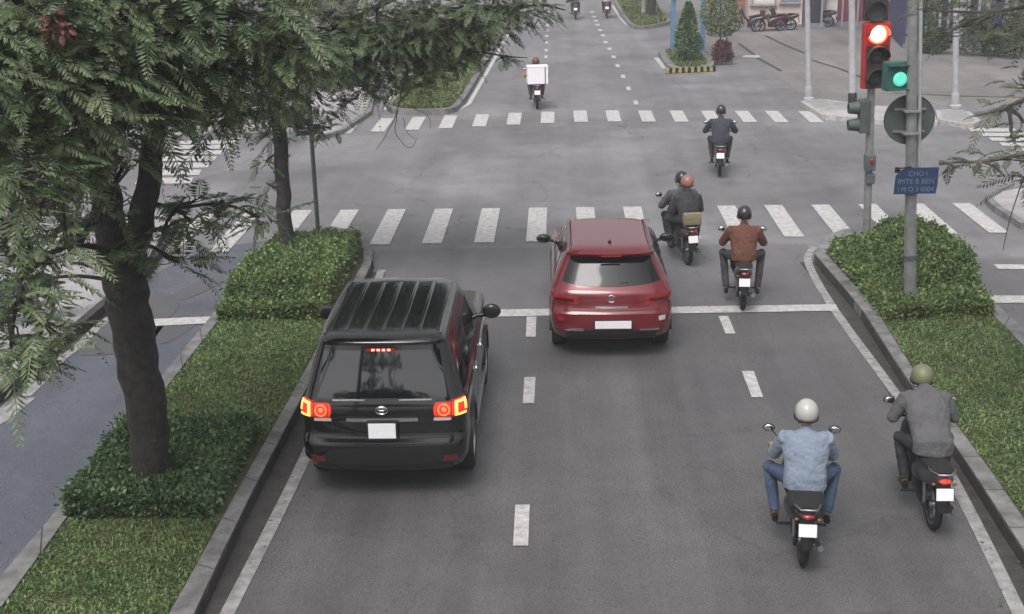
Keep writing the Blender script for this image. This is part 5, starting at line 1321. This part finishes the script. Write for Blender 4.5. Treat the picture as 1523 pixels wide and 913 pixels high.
person('rider in dark grey shirt with an olive green helmet by the right kerb', B_, R(-1), greyshirt, blackc, hm['olive'], GPp, knee=.27, foot=(.22, .47, .31), bulk=1.12, hem=.04, torso_lean=.44, head_fwd=.13, head_dz=-.10, elbow_out=.09)
C_ = G(1104, 460); motorbike('black motorbike on the stop line carrying a rider in rust brown', C_, -R(5), mp['black'], GB)
person('rider in rust brown jacket with a dark helmet on the stop line', C_, -R(5), brown, darkg, hm['dark'], GPp, knee=.33, foot=(.27, .42, .2), bulk=1.08, hem=.04, elbow_out=.1)
D_ = G(1022, 393); motorbike('dark motorbike on the crossing carrying two people in grey', D_, R(10), mp['grey'], GB)
person('driver in slate grey jacket and black helmet with a passenger behind', D_, R(10), midg, blackc, hm['dark'], GPp, seat=(0, .34, .79), knee=.27, foot=(.22, .6, .31), hand=(.31, .845, 1.0), bulk=1.05)
person('passenger in dark grey jacket and dusty pink helmet riding behind the driver', D_, R(10), darkg, blackc, hm['pink'], GPp, seat=(0.0, -.02, .80), knee=.30, foot=(.24, .3, .31), hand=(.17, .36, .98), bulk=1.0, elbow_out=.1, torso_lean=.08)
E_ = G(1070, 262); motorbike('dark scooter in the middle of the junction ridden by one in dark blue', E_, R(-6), mp['grey'], GB)
person('rider in dark blue jacket and black helmet in the middle of the junction', E_, R(-6), navy, darkg, hm['dark'], GPp, knee=.25, bulk=1.1, hem=.05)
F__ = G(799, 162); motorbike('small dark motorbike loaded with a big white box beyond the far crossing', F__, R(3), mp['grey'], GB)
person('rider in orange shirt hidden behind the big white box', F__, R(3), salmon, darkg, hm['brown'], GPp, seat=(0, .35, .74), knee=.24, torso_lean=.26, head_dz=-.05)
db = empty('delivery_box', F__ + Vector((0.02, -.15, .86)), R(6), 'big white delivery box strapped behind the orange shirted rider', 'box')
bm = B(); box(bm, (0, 0, .3), (.68, .5, .56), bev=.015); obj('case', bm, M['plate'], db); bm = B(); box(bm, (.24, 0, .3), (.03, .51, .575)); obj('strap', bm, M['plastic'], db); bm = B(); box(bm, (0, 0, .585), (.70, .52, .03), bev=.008); obj('lid', bm, M['plate'], db)
H1 = G(856, 29); motorbike('tiny dark motorbike far up the road under the leaf tips', H1, 0, mp['grey'], GB); person('far rider in olive jacket up the road under the leaf tips', H1, 0, olive, darkg, hm['olive'], GPp)
H2 = G(902.5, 27); motorbike('tiny maroon motorbike far up the road near the far median', H2, 0, mp['darkred'], GB); person('far rider in pale pink shirt up the road near the far median', H2, 0, pink, darkg, hm['pink'], GPp)
# beige bag at the passenger's back
bg_ = empty('bag', D_ + Vector((.05, -.27, .86)), R(10), 'beige bag behind the passenger on the crossing', 'bag')
bm = B(); box(bm, (0, 0, .12), (.36, .16, .24), bev=.05); obj('case', bm, cloth('beige_canvas', (.22, .19, .12)), bg_, smooth=40); bm = B(); tube(bm, [(-.1, 0, .23), (-.08, 0, .29), (.08, 0, .29), (.1, 0, .23)], .01, 6); obj('strap', bm, M['plastic'], bg_)

# parked motorbikes: copies
def copy_tree(o, loc_, rz, label, group):
    r = o.copy(); C.objects.link(r); r.location = loc_; r.rotation_euler = (0, 0, rz); r['label'] = label; r['group'] = group
    for ch in children(o):
        c = ch.copy(); C.objects.link(c); c.parent = r
        for g in children(ch):
            d = g.copy(); C.objects.link(d); d.parent = c
    return r
GPk = 'motorbikes parked at the pavements'
proto = motorbike('parked black motorbike against the brown and cream shop front, leftmost of its row', G(1130, 47), R(80), mp['black'], GPk)
protor = motorbike('parked maroon motorbike in front of the cream wall', G(1160, 46), R(100), mp['darkred'], GPk)
for (src, px, py, rz, lb_) in [(proto, 1176, 45, 70, 'parked dark motorbike at the foot of the cream wall right of the maroon one'), (proto, 1232, 40, 60, 'parked dark motorbike in front of the narrow white shop'),
        (proto, 448, 201, 75, 'parked dark motorbike beside the thin teal pole across the junction'), (protor, 350, 186, 60, 'parked maroon motorbike on the far left pavement behind the leaves'), (proto, 300, 188, 50, 'parked dark motorbike on the far left pavement left of the maroon one'),
        (proto, 60, 480, 100, 'parked dark motorbike on the left pavement nearest the viewer'), (protor, 100, 330, 110, 'parked maroon motorbike on the left pavement behind the forked tree'), (proto, 30, 390, 100, 'parked dark motorbike on the left pavement at the picture edge'), (proto, 25, 215, 100, 'parked dark motorbike far left across the cross street')]:
    copy_tree(src, G(px, py, .13 if py > 150 and px < 500 else 0), R(rz), lb_, GPk)
def planter(px, py, lab):
    b = G(px, py); r = empty('planter', b, 0, lab, 'planter'); bm = B(); box(bm, (0, 0, .28), (1.1, .45, .5), bev=.02); obj('trough', bm, M['w_cream'], r)
    v, f = leaf_quads(np.stack([RNG.uniform(-.5, .5, 300), RNG.uniform(-.2, .2, 300), RNG.uniform(.5, .75, 300)], 1), rnd_dirs(300), .14, .5); npobj('plants', v, f, M['hedge'], r)
planter(1142, 44, 'cream planter trough with low greenery at the shop front')

# ------------------------------------------------------------------ thin haze added to lift the blacks and fade the far end
hm_ = bpy.data.materials.new('thin_haze'); hm_.use_nodes = True; n = hm_.node_tree; n.nodes.remove(n.nodes['Principled BSDF'])
pv = n.nodes.new('ShaderNodeVolumePrincipled'); pv.inputs['Color'].default_value = (.93, .93, .96, 1); pv.inputs['Density'].default_value = .0018; pv.inputs['Anisotropy'].default_value = 0
n.links.new(pv.outputs[0], n.nodes['Material Output'].inputs['Volume'])
bm = B(); box(bm, (0, 320, 7.0), (802, 762, 16.2)); tag(obj('haze', bm, hm_), kind='stuff')
scene.cycles.volume_bounces = 0

# fallen leaves along the gutters and on the verges
n_ = 900
pts_ = []
for l, a, b in ((SL, -.55, .5), (SR, -.5, .55), (LOo, -.8, .25)):
    q, _ = same_count(l, l, 200)
    for _k in range(n_ // 3):
        p = random.choice(q); pts_.append((p.x + random.gauss((a + b) / 2, (b - a) / 3), p.y + random.uniform(-.3, .3), .02))
pts_ += [(random.uniform(-9, 6), random.uniform(9, 45), .02) for _ in range(260)]
c_ = np.array(pts_); keep = (c_[:, 1] > 6) & (c_[:, 1] < 60); c_ = c_[keep]; d_ = rnd_dirs(len(c_)); d_[:, 2] *= .12; d_ /= np.linalg.norm(d_, axis=1)[:, None]
r_ = RNG.uniform(-1, 1, (len(c_), 3)); s2 = np.cross(d_, np.array([0, 0, 1.0])); s2 /= np.linalg.norm(s2, axis=1)[:, None]
L_ = RNG.uniform(.02, .055, (len(c_), 1))
v_ = np.stack([c_, c_ + d_ * L_ * .5 + s2 * L_ * .25, c_ + d_ * L_, c_ + d_ * L_ * .5 - s2 * L_ * .25], 1).reshape(-1, 3); v_[:, 2] = np.maximum(v_[:, 2], .02)
tag(npobj('fallen_leaves', v_, np.arange(len(v_)).reshape(-1, 4), mat('dry_leaves', (.07, .06, .03), .7, col2=(.16, .12, .05), vscale=3, island=.5)), kind='stuff')
